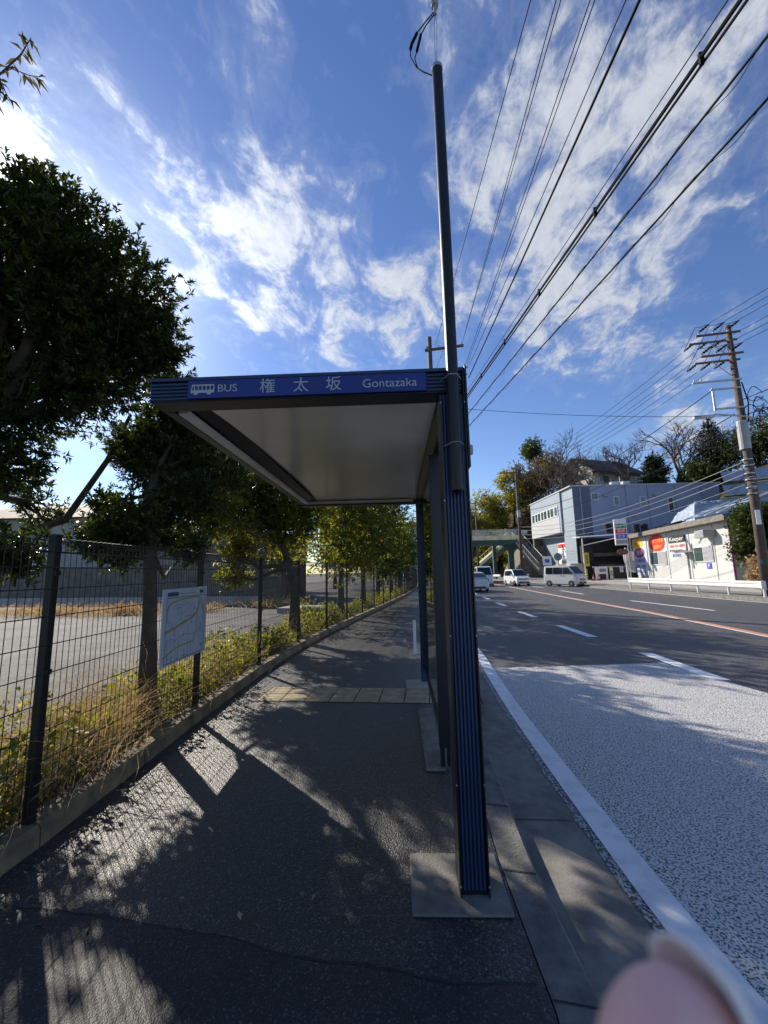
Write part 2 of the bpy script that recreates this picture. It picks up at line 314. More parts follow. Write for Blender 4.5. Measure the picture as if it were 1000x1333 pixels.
def strip(L,Rr,z,name,mt,zr=None):
    b=MB(); n=len(L); vs=[(x,y,z) for x,y in L]+[(x,y,z if zr is None else zr) for x,y in Rr]
    b.add(vs,[(i,n+i,n+i+1,i+1) for i in range(n-1)]); return struct(b.build(name,mt))
def interp(poly,y):
    for (x0,y0),(x1,y1) in zip(poly,poly[1:]):
        if y0<=y<=y1: return x0+(x1-x0)*(y-y0)/(y1-y0)
    return poly[0][0] if y<poly[0][1] else poly[-1][0]
def resample(poly,ys,dx=0): return [(interp(poly,y)+dx,y) for y in ys]
# ------------------------------------------------------------------ plan of the street (metres, camera above the origin)
WALL=[(-1.9,-6),(-2.1,-2),(-2.28,0),(-2.6,2.14),(-3.02,4.19),(-3.38,6.22),(-3.62,8.27),(-3.76,10.37),(-3.84,12.4),(-3.98,18),(-4.3,26),(-5.2,38),(-6.9,52),(-10,66)]
KIN=[(.9,-6),(.45,-1),(.3,0.9),(.2,1.75),(.05,2.5),(-.17,4.08),(-.5,6.2),(-.85,8.6),(-1.15,12),(-1.35,18),(-1.7,26),(-2.6,38),(-4.3,52),(-7.4,66)]   # inner edge of kerb
def kerb_out(y): return interp(KIN,y)+.17
WL=[(1.2,-6),(1.05,0),(.93,1.6),(.81,2.07),(.74,2.43),(.59,3.35),(.34,5.01),(.16,6.5),(-.03,8.3),(-.28,10.3),(-.6,13),(-.95,18),(-1.35,26),(-2.25,38),(-3.95,52),(-7.0,66)]  # left edge of white line
FE=[(14.6,-6),(14.4,6),(13.2,15),(12.3,21.1),(10.34,32.9),(8.9,42),(6.3,56),(2.6,70),(-2,84)]   # far kerb
ORG=[(6.9,-6),(6.75,4),(6.55,11.2),(6.1,17),(5.09,25),(3.4,40),(1.6,54),(-1.2,68),(-5.5,82)]
ZR=-.10
ys=[-6,-3,0,1,1.75,2.1,2.5,3,3.5,4.08,4.6,5.2,6,6.6,7.4,8.3,9,10,11,12,13,15,18,21,24,26,29,32,35,38,42,46,50,54,58,62,66]
# ground sheets
g=MB(); rr=[0,6,15,30,50,80,120,200,500,2500]; n=64
vs=[]; 
for r in rr[1:]:
    for j in range(n): vs.append((r*math.cos(2*math.pi*j/n),r*math.sin(2*math.pi*j/n)+10,-.14))
fs=[tuple(range(n))]+[(i*n+j,(i+1)*n+j,(i+1)*n+(j+1)%n,i*n+(j+1)%n) for i in range(len(rr)-2) for j in range(n)]
struct(g.add(vs,fs).build('ground','ground'))
ys_r=sorted(set(ys+[70,76,84]))
KX=lambda y: interp(KIN,y) if y<=66 else -7.4-(y-66)*.25
struct(strip([(KX(y)+.17,y) for y in ys_r],[(interp(FE,y)+.05,y) for y in ys_r],ZR,'road','road'))
strip(resample(WALL,ys,.0),resample(KIN,ys),0,'sidewalk','walk')
# near the camera the footway has an older patch with a ragged seam
seam=MB(); pts=[]
for i in range(61):
    x=-2.4+2.55*i/60; pts.append((x,1.76+.02*math.sin(x*3)+.03*mnoise.noise(Vector((x*3.1,0,0)))+.012*mnoise.noise(Vector((x*17,3,0)))+.05*(x+2.4)/2.5))
struct(MB().add([(x,y,.005) for x,y in pts]+[(x,y+.006+.012*abs(mnoise.noise(Vector((x*9,7,0)))),.005) for x,y in pts],[(i,i+1,62+i,61+i) for i in range(60)]).build('seam','joint'))
b=MB(); lo=[(interp(WALL,-4)+.1+(interp(KIN,-4)-interp(WALL,-4)-.1)*i/60,-4,.003) for i in range(61)]
struct(b.add(lo+[(x,y,.003) for x,y in pts],[(i,i+1,62+i,61+i) for i in range(60)]).build('sidewalk_patch','patch'))
# kerb with real step, gutter, worn lip
k=MB()
for a,b in zip(ys,ys[1:]):
    if a>=12: step=(b-a)
    x0,x1=interp(KIN,a)+.004,interp(KIN,b)+.004
    k.add([(x0,a,.004),(x0+.165,a,-.004),(x0+.18,a,-.02),(x0+.19,a,ZR-.02),(x1,b,.004),(x1+.165,b,-.004),(x1+.18,b,-.02),(x1+.19,b,ZR-.02)],[(0,1,5,4),(1,2,6,5),(2,3,7,6)])
struct(k.build('kerb','kerb'))
gy=[y for y in ys if y<=9]
strip([(interp(KIN,y)+.185,y) for y in gy],[(interp(WL,y)-.03,y) for y in gy],ZR+.012,'gutter','gutter',ZR+.005)
jb=MB()
for y in [-1.2,-.6,0,.6,1.2,1.78,2.42,3.02,3.62,4.22,4.82,5.42,6.02,6.62,7.3]:
    x=interp(KIN,y); jb.quad((x+.005,y,.0075),(x+.17,y+.01,-.001),(x+.17,y+.018,-.001),(x+.005,y+.008,.0075))
for y in [-1,1.0,3.05,5.1,7.1]:
    x=interp(KIN,y); w=interp(WL,y)-.1; jb.quad((x+.19,y,ZR+.0155),(w,y+.06,ZR+.010),(w,y+.066,ZR+.010),(x+.19,y+.007,ZR+.0155))
struct(jb.build('kerb_joints','joint'))
ly=[-6+i*.12 for i in range(125)]
strip([(interp(WL,y)-.055+.03*mnoise.noise(Vector((y*5,0,0))),y) for y in ly],[(interp(WL,y)+.002,y) for y in ly],ZR+.009,'worn_line_margin','lip')
strip(resample(WL,ys),[(interp(WL,y)+(.165 if y<9 else .15),y) for y in ys],ZR+.013,'edge_line','line')
# white anti-skid surfacing in the bus bay
DASH=lambda y: interp([(4.3,-6),(3.62,4),(3.36,7.0),(3.08,9),(2.66,10.85),(2.3,12.9),(1.75,16.2),(1.1,21),(.5,26),(-1,38),(-2.7,52)],y)
sy=[-6,-3,0,1.5,3,4,5,6,7]
b=MB(); ne=90; far=[]
for i in range(ne+1):
    u_=i/ne; far.append((.16+(3.05-.16)*u_+0*u_,7.35+.75*u_+.05*mnoise.noise(Vector((u_*14,1,0)))+.03*mnoise.noise(Vector((u_*50,5,0))),ZR+.006))
near=[(interp(WL,-6)+.1+(DASH(-6)+2.2-interp(WL,-6)-.1)*i/ne,-6,ZR+.006) for i in range(ne+1)]
mid=[(interp(WL,3)+.1+(DASH(3)+2.0-interp(WL,3)-.1)*i/ne,3,ZR+.006) for i in range(ne+1)]
mid2=[(interp(WL,5.5)+.1+(DASH(5.5)+.35-interp(WL,5.5)-.1)*i/ne,5.5,ZR+.006) for i in range(ne+1)]
n1_=ne+1; struct(b.add(near+mid+mid2+far,[(k*n1_+i,k*n1_+i+1,(k+1)*n1_+i+1,(k+1)*n1_+i) for k in range(3) for i in range(ne)]).build('antiskid_surface','skid'))
d=MB()
for a,b in [(-3,-.5),(2.4,4.6),(7.0,8.95),(10.85,12.9),(15.0,17.0),(19.4,21.6),(24,26.4),(29,31.5),(34,36.5)]:
    d.add([(DASH(a)-.1,a,ZR+.010),(DASH(a)+.13,a,ZR+.010),(DASH(b)+.13,b,ZR+.010),(DASH(b)-.1,b,ZR+.010)],[(0,1,2,3)])
struct(d.build('lane_line','line'))
oy=[-6,0,4,8,11.2,14,17,21,25,30,35,40,47,54,61,68,75,82]
strip([(interp(ORG,y)-.10,y) for y in oy],[(interp(ORG,y)+.10,y) for y in oy],ZR+.008,'centre_line','orange')
strip([(interp(ORG,y)-.19,y) for y in oy],[(interp(ORG,y)-.11,y) for y in oy],ZR+.008,'centre_line_border','line')
d=MB()
for a,b in [(3,8),(17.35,22.4),(28,33),(38,43),(50,55)]:
    f=lambda y: interp([(10.9,-6),(10.4,4),(9.1,12),(8.42,17.35),(7.35,22.44),(6.6,28),(5.6,40),(3.6,55)],y)
    d.add([(f(a)-.08,a,ZR+.009),(f(a)+.08,a,ZR+.009),(f(b)+.08,b,ZR+.009),(f(b)-.08,b,ZR+.009)],[(0,1,2,3)])
struct(d.build('far_lane_line','line'))
fy=[-6,0,6,10,15,18,21.1,25,29,32.9,38,42,48,56,63,70,84]
strip([(interp(FE,y)-.42,y) for y in fy],[(interp(FE,y)-.27,y) for y in fy],ZR+.008,'far_edge_line','line')
k=MB()
for a,b in zip(fy,fy[1:]):
    x0,x1=interp(FE,a),interp(FE,b); k.add([(x0,a,ZR-.02),(x0+.02,a,.03),(x0+.2,a,.05),(x1,b,ZR-.02),(x1+.02,b,.03),(x1+.2,b,.05)],[(1,0,3,4),(2,1,4,5)])
struct(k.build('far_kerb','conc'))
b=MB(); L=[(interp(FE,y)+.2,y,.05) for y in fy]; Rr=[(interp(FE,y)+2.6,y,.09) for y in fy]; R2=[(interp(FE,y)+40,y,.40) for y in fy]; n=len(fy)
struct(b.add(L+Rr,[(i,n+i,n+i+1,i+1) for i in range(n-1)]).build('far_sidewalk','gutter'))
struct(MB().add(Rr+R2,[(i,n+i,n+i+1,i+1) for i in range(n-1)]).build('forecourt','slab'))
# car park behind the fence
b=MB(); py=[-20,0,5,10,16,22,30,45,70]
def lotx(y): return interp(WALL,max(-6,min(66,y)))-1.45
L=[(-60,y,.02) for y in py]; Rr=[(lotx(y),y,.02) for y in py]; n=len(py)
struct(b.add(L+Rr,[(i,n+i,n+i+1,i+1) for i in range(n-1)]).build('car_park','lot'))
strip([(lotx(y)-.25,y) for y in ys],[(interp(WALL,y)-.14,y) for y in ys],.05,'verge','soil')
# ------------------------------------------------------------------ tactile paving
TH=R_(10)
b=MB(); 
X=Matrix.Translation((-.58,5.06,0))@Matrix.Rotation(R_(-174.0),4,'Z')
tb=MB(); tb.X=X; gb=MB(); gb.X=X
for i in range(-2,7):
    for j in range(2):
        x0=i*.302; y0=-.604+j*.302
        y0=y0
        tb.box(x0+.007,x0+.295,y0+.007,y0+.295,.001,.008)
        for q in range(4):
            tb.box(x0+.02,x0+.28,y0+.03+q*.07,y0+.065+q*.07,.0065,.011)
struct(tb.build('tactile_paving','tact'))
sheetq=MB(); sheetq.X=X; sheetq.quad((-.62,-.61,.003),(2.13,-.61,.003),(2.13,.01,.003),(-.62,.01,.003)); struct(sheetq.build('tactile_bedding','joint'))
# ------------------------------------------------------------------ bus shelter
sh=thing('bus_shelter','navy blue bus shelter with blue name sign, standing on footway','bus shelter',(-.08,2.27,0),TH)
def part(bm,name,mt,par=sh,**k): return bm.build(name,mt,par,**k)
part(MB().box(-.30,.155,-.17,.24,.0,.012),'footing','conc',bevel=.006)
part(MB().box(-.15,.0,1.18,2.62,.001,.02),'footing','conc',bevel=.006)
part(MB().box(-.27,.06,3.42,3.72,.001,.05),'footing','slab',bevel=.008)
def ribs(bm,x0,x1,y,z0,z1,n,depth=.007):   # vertical ribs on a face y = const
    w=(x1-x0)/n
    for i in range(n):
        a=x0+i*w; bm.add([(a+w*.05,y,z0),(a+w*.3,y-depth,z0),(a+w*.7,y-depth,z0),(a+w*.95,y,z0),(a+w*.05,y,z1),(a+w*.3,y-depth,z1),(a+w*.7,y-depth,z1),(a+w*.95,y,z1)],
          [(0,1,5,4),(1,2,6,5),(2,3,7,6),(0,3,2,1),(4,5,6,7)])
p=MB(); p.box(-.062,.062,-.055,.09,.012,2.50)
post=part(p,'post','navy_d',bevel=.002)
rb=MB(); ribs(rb,-.056,.056,-.0575,.04,2.50,6,.009)
part(rb,'ribbed_cladding','navy',post)
for z in (.06,.5,1.2,1.9,2.45):
    for x in (-.0665,.0665): part(MB().prism([(x+.0045*math.cos(a),z+.0045*math.sin(a)) for a in [i*math.pi/4 for i in range(8)]],'y',-.078,-.0752),'bolt','steel',post)
fl=MB(); fl.box(-.070,-.0625,-.075,.095,.004,2.50); fl.box(.0625,.070,-.075,.095,.004,2.66); fl.each('edge_trim','navy_d',post)
p=MB(); p.box(-.06,.015,3.60,3.68,.05,2.52); part(p,'post','navy',bevel=.003)
# roof: fascia beams, ceiling tray, light strip
XL=-1.72
p=MB(); p.box(XL,.058,-.06,.08,2.515,2.635); fb=part(p,'front_beam','navy_d',bevel=.004)
rb=MB()
for seg in ((XL+.004,-1.50),(-.135,.05)):
    for i in range(5):
        z0=2.522+i*.0215; a,c=seg
        if i==0 and c>-1: part(rb,'ribbed_cladding','navy',fb); rb=MB()
        rb.add([(a,-.0615,z0),(a,-.070,z0+.005),(a,-.070,z0+.013),(a,-.0615,z0+.018),(c,-.0615,z0),(c,-.070,z0+.005),(c,-.070,z0+.013),(c,-.0615,z0+.018)],
          [(0,4,5,1),(1,5,6,2),(2,6,7,3),(0,1,2,3),(4,7,6,5)])
part(rb,'ribbed_cladding','navy',fb)
p=MB(); p.box(XL-.01,.062,-.075,3.74,2.637,2.655); part(p,'roof_panel','navy')
p=MB(); p.box(XL,XL+.06,.082,3.6,2.515,2.635); part(p,'side_beam','navy_d')
p=MB(); p.box(-.0,.058,.092,3.6,2.515,2.635); part(p,'side_beam','navy_d')
p=MB(); p.box(XL,.058,3.602,3.72,2.50,2.635); part(p,'rear_beam','navy_d')
# ceiling slightly vaulted along the length
c=MB(); nn=16
vs=[]
for j in range(nn+1):
    y=.09+(3.58-.09)*j/nn; t=(j/nn-.5)*2; z=2.60-.045*abs(t)**4
    vs+=[(XL+.24,y,z),(-.06,y,z)]
c.add(vs,[(2*j,2*j+1,2*j+3,2*j+2) for j in range(nn)]); part(c,'ceiling','ceil',smooth=True)
c=MB(); c.add([(XL+.06,.09,2.54),(XL+.24,.09,2.60),(XL+.24,3.58,2.56),(XL+.06,3.58,2.53)],[(0,1,2,3)])
c.add([(-.06,.09,2.60),(-.002,.09,2.55),(-.002,3.58,2.53),(-.06,3.58,2.555)],[(0,1,2,3)]); c.each('ceiling_cove','navy_d',sh)
p=MB(); p.box(XL+.065,XL+.13,.12,3.56,2.515,2.545); part(p,'light_strip','ceilw',bevel=.006)
p=MB(); p.box(XL+.13,-.1,3.50,3.595,2.52,2.545); part(p,'ceiling_edge','ceil')
# name sign
p=MB(); p.box(-1.495,-.14,-.079,-.062,2.525,2.632); ns=part(p,'name_sign','sign',bevel=.002)
def st(s,size,x,z=2.578,sx=1): return text(s,size,'signw',ns,frame((x,-.0805,z),(1,0,0),(0,0,1)),ext=.0012,sx=sx)
st('BUS',.062,-1.265,sx=1.08); st('権',.092,-1.035); st('太',.092,-.845); st('坂',.092,-.66); st('Gontazaka',.070,-.345,z=2.574,sx=1.02)
bi=MB(); y0,y1=-.0815,-.0795; bx,bz=-1.475,2.556
bi.box(bx,bx+.135,y0,y1,bz,bz+.017)
bi.box(bx+.005,bx+.135,y0,y1,bz+.042,bz+.050)
for i in range(6): bi.box(bx+.018+i*.0225,bx+.023+i*.0225,y0,y1,bz+.017,bz+.042)
bi.add([(bx,y0,bz+.017),(bx+.006,y0,bz+.017),(bx+.012,y0,bz+.042),(bx+.006,y0,bz+.042)],[(0,1,2,3)])
for w in (.03,.105): bi.prism([(bx+w+.013*math.cos(a),bz+.001+.013*math.sin(a)) for a in [i*math.pi/8 for i in range(16)]],'y',y0-.0006,y1)
bi.build('bus_symbol','signw',ns)
# glass side wall and its frame
p=MB(); p.box(-.045,.055,1.13,1.21,.19,2.50); part(p,'glazing_post','navy_d',bevel=.003)
p=MB(); p.box(-.03,.0,1.22,1.30,.02,.19); p.box(.02,.045,1.22,1.27,.02,.19); p.each('glazing_foot','navy_d',sh)
p=MB(); p.box(-.006,.004,1.212,3.598,.26,2.49); part(p,'glass_panel','sglass')
p=MB(); p.box(-.02,.02,1.212,3.598,.20,.258); part(p,'bottom_rail','navy_d')
# service mast strapped to the shelter
ma=thing('service_mast','tall slim black pipe mast strapped upright to the near shelter post','mast',(-.08,2.27,0),TH)
p=MB(); p.tube([(0,-.118,1.955),(0,-.118,3.2),(-.004,-.118,4.60)],.032,20); p.build('pipe','black',ma,smooth=False)
p=MB(); p.lathe([(.02,1.935),(.033,1.945),(.0335,1.975)],20,(0,-.118,0)); p.build('end_cap','black',ma)
p=MB(); p.lathe([(.034,4.585),(.034,4.61),(.022,4.625)],16,(-.004,-.118,0)); p.build('end_cap','steel',ma)
p=MB(); p.box(.0705,.082,-.09,.06,2.08,2.66); p.build('bracket','navy_d',ma,bevel=.003)
for z in (2.2,2.58):
    p=MB(); p.tube([(.06,-.068,z),(.036,-.115,z),(.02,-.150,z),(-.02,-.150,z),(-.036,-.115,z),(-.06,-.068,z)],.003,6); p.build('strap','steel',ma)
# insulator and leads above the mast
mh=Vector((-.06,2.154,4.60))
iz=thing('insulator_string','small dark strain insulators hanging in the wire above the mast tip','insulator',(-.06,2.16,4.95),0)
p=MB()
for i in range(3):
    p.lathe([(.006,.13+i*.045),(.022,.135+i*.045),(.024,.15+i*.045),(.008,.165+i*.045)],12)
p.tube([(0,0,.07),(0,0,.14)],.010,8); p.build('discs','sgrey',iz)
p=MB(); p.tube([(0,0,.06),(.008,0,.0),(-.006,0,-.335)],.0022,5); p.tube([(0,0,.06),(-.008,.0,.0),(-.012,0,-.335)],.0022,5); p.each('stay_wire','steel',iz)
p=MB(); p.tube([(0,0,.25),(.03,-.25,.75),(.10,-1.6,2.9)],.004,5); p.tube([(.006,.01,.25),(.045,-.25,.75),(.16,-1.6,2.9)],.004,5); p.each('drop_wire','wire',iz)
p=MB()
p.tube([(0,0,.10),(-.06,0,.04),(-.12,0,-.03)],.004,6); p.tube([(-.12,0,-.03),(-.155,0,-.10),(-.165,0,-.14)],.010,7); p.tube([(-.165,0,-.14),(-.165,0,-.2),(-.13,0,-.29),(-.09,0,-.335),(-.01,0,-.40)],.0035,6)
p.tube([(0,0,.08),(-.06,0,.01),(-.095,0,-.05)],.004,6); p.tube([(-.095,0,-.05),(-.11,0,-.11),(-.125,0,-.17)],.009,7); p.tube([(-.125,0,-.17),(-.14,0,-.22),(-.125,0,-.29)],.0035,6)
p.build('lead_cable','wire',iz,smooth=True)
# ------------------------------------------------------------------ low wall, fence, map board
def wallnorm(y):
    a=interp(WALL,y+.3)-interp(WALL,y-.3); return math.atan2(-a,.6)
b=MB(); wy=[-6,-4,-2,-1,0,1,2.14,3.15,4.19,5.2,6.22,7.2,8.27,9.3,10.37,12.4,15,18,22,26,30,34,38,42,46,52]
for a,c in zip(wy,wy[1:]):
    x0,x1=interp(WALL,a),interp(WALL,c)
    q=[(-.12,-.02),(-.12,.10),(-.10,.12),(.05,.12),(.07,.10),(.075,-.02)]
    b.add([(x0+u,a+.004,z) for u,z in q]+[(x1+u,c-.004,z) for u,z in q],[(i,(i+1)%6,6+(i+1)%6,6+i) for i in range(5)]+[(5,4,3,2,1,0),(6,7,8,9,10,11)])
tag(b.build('kerb_wall','concw'),'low weathered concrete footing wall running under the mesh fence','low wall')
fe=thing('mesh_fence','black welded wire mesh fence on low concrete wall between footway and car park','fence')
py=[-4.1,-2.0,.08,2.14,4.19,6.22,8.27,10.37,12.4,14.4,16.4,18.4,20.4,22.4,24.4,26.4,28.4,30.4,32.4,34.4,36.4,38.4,40.4,42.4,44.4,46.4]
def fx(y): return interp(WALL,y)-.02
for y in py:
    x=fx(y); b=MB(); b.X=Matrix.Translation((x,y,0))@Matrix.Rotation(wallnorm(y),4,'Z')
    b.box(-.025,.025,-.025,.025,.118,1.80); po=b.build('post','fence',fe,bevel=.003)
    c=MB(); c.X=b.X; c.box(-.029,.029,-.029,.029,1.80,1.812)
    for z in (.35,.95,1.55): c.box(.025,.040,-.02,.02,z,z+.03)
    c.each('clamp','fence',po)
WR=.0028
for a,c in zip(py,py[1:]):
    b=MB(); xa,xc=fx(a)+.038,fx(c)+.038; nv=int((c-a)/.05) if a<16 else int((c-a)/.1); w=WR if a<10 else WR*1.3
    for i in range(1,nv):
        t=i/nv; x=xa+(xc-xa)*t; y=a+(c-a)*t
        if a<12:   # top curls towards the car park
            b.tube([(x,y,.15),(x,y,1.74),(x-.02,y,1.79),(x-.06,y,1.79),(x-.08,y,1.74),(x-.08,y,1.70)],w,4,False)
        else: b.tube([(x,y,.15),(x,y,1.78)],w,4,False)
    for z in [.17,.28,.45,.62,.79,.96,1.13,1.30,1.47,1.60,1.70]:
        b.tube([(xa,a,z),(xc,c,z)],w*1.15,4,False)
    for z in (1.775,1.70): b.tube([(xa-.075,a,z),(xc-.075,c,z)],w*1.15,4,False)
    b.build('mesh_panel','fence',fe)
# map board cable-tied to the fence
mo=Vector((-2.985,4.30,1.06)); 
a_=math.atan2(-(fx(4.19)-fx(3.3)),.89)
mb=thing('map_board','pale blue and yellow neighbourhood map board fixed on the mesh fence','map board',(-2.885,3.78,1.06),R_(90)+a_)
b=MB(); b.box(-.47,.44,-.006,.006,-.35,.35); b.build('board','mapw',mb,bevel=.003)
def mp2(pts,w,mt,nm,close=False):
    b=MB(); z0=-.0085
    for (x0,y0),(x1,y1) in zip(pts,pts[1:]):
        d=Vector((x1-x0,y1-y0)); 
        if d.length<1e-6: continue
        n_=Vector((-d.y,d.x)).normalized()*w/2; e=d.normalized()*w*.3
        b.add([(x0-e.x+n_.x,z0,y0-e.y+n_.y),(x1+e.x+n_.x,z0,y1+e.y+n_.y),(x1+e.x-n_.x,z0,y1+e.y-n_.y),(x0-e.x-n_.x,z0,y0-e.y-n_.y)],[(3,2,1,0)])
    return b
def muv(u,v): return (-.47+.91*u,.35-.70*v)      # u,v = 0..1 from the board's top left
fr=mp2([muv(.07,.12),muv(.95,.12),muv(.95,.97),muv(.07,.97),muv(.07,.12)],.006,'mapk','b')
fr.box(*[muv(.08,0)[0],muv(.30,0)[0]],-.0085,-.0065,muv(0,.10)[1],muv(0,.045)[1]); fr.box(*[muv(.80,0)[0],muv(.90,0)[0]],-.0085,-.0065,muv(0,.09)[1],muv(0,.04)[1])
random.seed(5)
for (u,v,n,vert) in [(.34,.07,9,0),(.55,.07,8,0),(.48,.22,3,0),(.45,.40,8,0),(.13,.42,4,1),(.18,.45,5,1),(.24,.55,4,1),(.1,.66,7,1),(.17,.66,6,1),(.23,.68,5,1),(.33,.7,7,1),(.45,.6,4,1),(.62,.45,5,1),(.66,.3,5,1),(.78,.2,5,1),(.86,.55,6,1),(.8,.6,4,1),(.12,.84,6,1),(.2,.86,7,1),(.33,.85,6,1),(.47,.86,7,1),(.55,.83,6,1),(.62,.8,6,1),(.7,.76,4,1),(.42,.94,5,0),(.3,.22,6,0),(.3,.26,5,0),(.85,.72,4,1),(.88,.4,5,1)]:
    for i in range(n):
        x,z=muv(u+(0 if vert else i*.022),v+(i*.022 if vert else 0)); s=.0055
        fr.box(x,x+s*1.3,-.0082,-.0066,z-s,z); fr.box(x,x+s,-.0082,-.0066,z+.002,z+.0035)
fr.build('printed_text','mapk',mb)
yl=MB(); yb=mp2([muv(.07,.30),muv(.12,.22),muv(.2,.18),muv(.35,.155),muv(.7,.135),muv(.8,.15),muv(.86,.22),muv(.9,.35),muv(.93,.42)],.016,'mapy','r')
for q,w in (([muv(.06,.57),muv(.2,.54),muv(.4,.49),muv(.6,.44),muv(.72,.39),muv(.78,.31),muv(.80,.22)],.024),([muv(.05,.885),muv(.15,.84),muv(.3,.80),muv(.5,.79),muv(.68,.78)],.016),([muv(.76,.4),muv(.74,.6),muv(.70,.74)],.010)):
    mp2(q,w,'mapy','r').build('printed_road','mapy',mb)
yb.build('printed_road','mapy',mb)
yl=MB(); yl.box(*[muv(.86,0)[0],muv(.92,0)[0]],-.0085,-.0065,muv(0,.90)[1],muv(0,.86)[1])
yl.build('printed_patch','mapy',mb)
for q in ([(.05,.78),(.15,.68),(.22,.66),(.25,.71),(.35,.66),(.5,.65),(.68,.68),(.85,.62)],[(.45,.17),(.44,.24),(.36,.28),(.38,.36),(.37,.50)],[(.62,.16),(.62,.24),(.38,.36)],[(.62,.24),(.74,.34)],[(.88,.3),(.93,.45),(.92,.6),(.9,.8),(.75,.93)],[(.25,.55),(.27,.72),(.27,.8)],[(.3,.8),(.27,.92),(.32,.96)],[(.12,.25),(.09,.33),(.1,.45)],[(.52,.5),(.55,.66),(.52,.78)],[(.38,.66),(.4,.8)],[(.1,.84),(.12,.92),(.18,.92)],[(.8,.45),(.84,.58),(.8,.72)],[(.25,.2),(.3,.3),(.35,.38)]):
    mp2([muv(*z) for z in q],.0045,'maps','r').build('printed_street','maps',mb)
# ------------------------------------------------------------------ foliage
def leafmesh(name,pos,dirs,ups,ln,wd,mt,parent=None,curve=.15):
    n=len(pos); d=dirs/np.linalg.norm(dirs,axis=1)[:,None]
    s=np.cross(d,ups); s/=np.linalg.norm(s,axis=1)[:,None]+1e-9; u=np.cross(s,d)
    ln=ln[:,None]; wd=wd[:,None]
    a=pos; b=pos+d*ln*.45+s*wd*.5+u*ln*.06; c=pos+d*ln-u*ln*curve; e=pos+d*ln*.45-s*wd*.5+u*ln*.06
    v=np.stack([a,b,c,e],1).reshape(-1,3)
    me=bpy.data.meshes.new(name); me.vertices.add(4*n); me.vertices.foreach_set('co',v.astype(np.float32).ravel())
    me.loops.add(4*n); me.loops.foreach_set('vertex_index',np.arange(4*n,dtype=np.int32))
    me.polygons.add(n); me.polygons.foreach_set('loop_start',np.arange(0,4*n,4,dtype=np.int32)); me.polygons.foreach_set('loop_total',np.full(n,4,dtype=np.int32))
    me.materials.append(M[mt]); me.update(calc_edges=True); me.validate()
    o=bpy.data.objects.new(name,me); COL.objects.link(o)
    if parent: o.parent=parent
    return o
def sprays(rng,tips,out,nl,ln,wd,droop=.0):
    """a rosette of leaves at each twig tip"""
    n=len(tips); P_=np.repeat(tips,nl,0); O=np.repeat(out,nl,0)
    back=rng.uniform(0,1,(n*nl,1)); P_=P_-O*back*ln*1.3
    r=rng.normal(size=(n*nl,3)); r/=np.linalg.norm(r,axis=1)[:,None]
    d=O*.75+r*.85+np.array([0,0,.15-droop]); ups=rng.normal(size=(n*nl,3))*.5+np.array([0,0,1.0])
    return P_,d,ups,ln*rng.uniform(.65,1.2,n*nl),wd*rng.uniform(.7,1.2,n*nl)
def tree(name,label,cat,base,trunk,blobs,tips,nl,ln,wd,mt,tr=.12,seed=1,group=None,limbs=True,bark='bark',droop=0,shell=.55,twigs=160,holes=.0,extra=None):
    """trunk: list of points relative to base; blobs: (x,y,z,r[,flat]) in world metres"""
    rng=np.random.default_rng(seed); rnd=random.Random(seed)
    t=thing(name,label,cat,base,0,group); B=Vector(base)
    w=MB(); tp=[Vector(p) for p in trunk]
    w.tube(tp,[tr*(1.25 if i==0 else 1-.65*i/len(tp)) for i in range(len(tp))],12)
    if extra: w.tube([Vector(p)-B for p in extra[0]],extra[1],9)
    P_=[];O=[]
    vol=sum(b[3]**2 for b in blobs)
    for bl in blobs:
        c=Vector(bl[:3])-B; r=bl[3]; fl=bl[4] if len(bl)>4 else .85
        if limbs:
            s=tp[-1] if c.z>tp[-1].z*.8 else tp[max(1,len(tp)//2)]
            mid=(s+c)/2+Vector((rnd.uniform(-.2,.2),rnd.uniform(-.2,.2),-.15*(c-s).length))
            w.tube([s,mid,c,c+(c-s)*.08],[tr*.42,tr*.3,tr*.15,tr*.04],7)
            for _ in range(7):
                e=c+Vector([rnd.gauss(0,1) for _ in range(3)]).normalized()*r*.8
                m2=(c+e)/2+Vector((0,0,-.08)); st_=mid.lerp(c,rnd.uniform(.2,1))
                w.tube([st_,m2,e],[tr*.13,tr*.08,tr*.02],5)
        k=int(tips*r**2/vol); q=rng.normal(size=(k,3)); q/=np.linalg.norm(q,axis=1)[:,None]
        rad=(shell+(1-shell)*rng.uniform(0,1,(k,1))**.7); lump=1+.16*np.array([[mnoise.noise(Vector(x*2.3)+Vector((seed,bl[0],0)))] for x in q])*1.6
        far=rng.uniform(0,1,(k,1))<.08; rad=np.where(far,rng.uniform(1.03,1.25,(k,1)),rad)
        p=np.array(c)+q*rad*r*lump*np.array([1,1,fl])
        if holes:
            h=np.array([mnoise.noise(Vector(x*1.5)+Vector((seed*3.1,0,0))) for x in p]); keep=h>-.28+holes*.3-rng.uniform(0,.25,k); p=p[keep]; q=q[keep]
        P_.append(p); O.append(q*.8+np.array([0,0,.35]))
    P_=np.concatenate(P_);O=np.concatenate(O); O/=np.linalg.norm(O,axis=1)[:,None]
    for i in rng.integers(0,len(P_),twigs):
        p=Vector(P_[i]); o_=Vector(O[i]); w.tube([p-o_*.35+Vector((0,0,-.06)),p-o_*.1,p+o_*.03],[.008,.005,.002],4,False)
    w.build('trunk',bark,t,smooth=True)
    leafmesh('crown',*sprays(rng,P_,O,nl,ln,wd,droop),mt,t)
    return t
G1='evergreen trees behind the mesh fence'
T=lambda pts: [Vector(p) for p in pts]
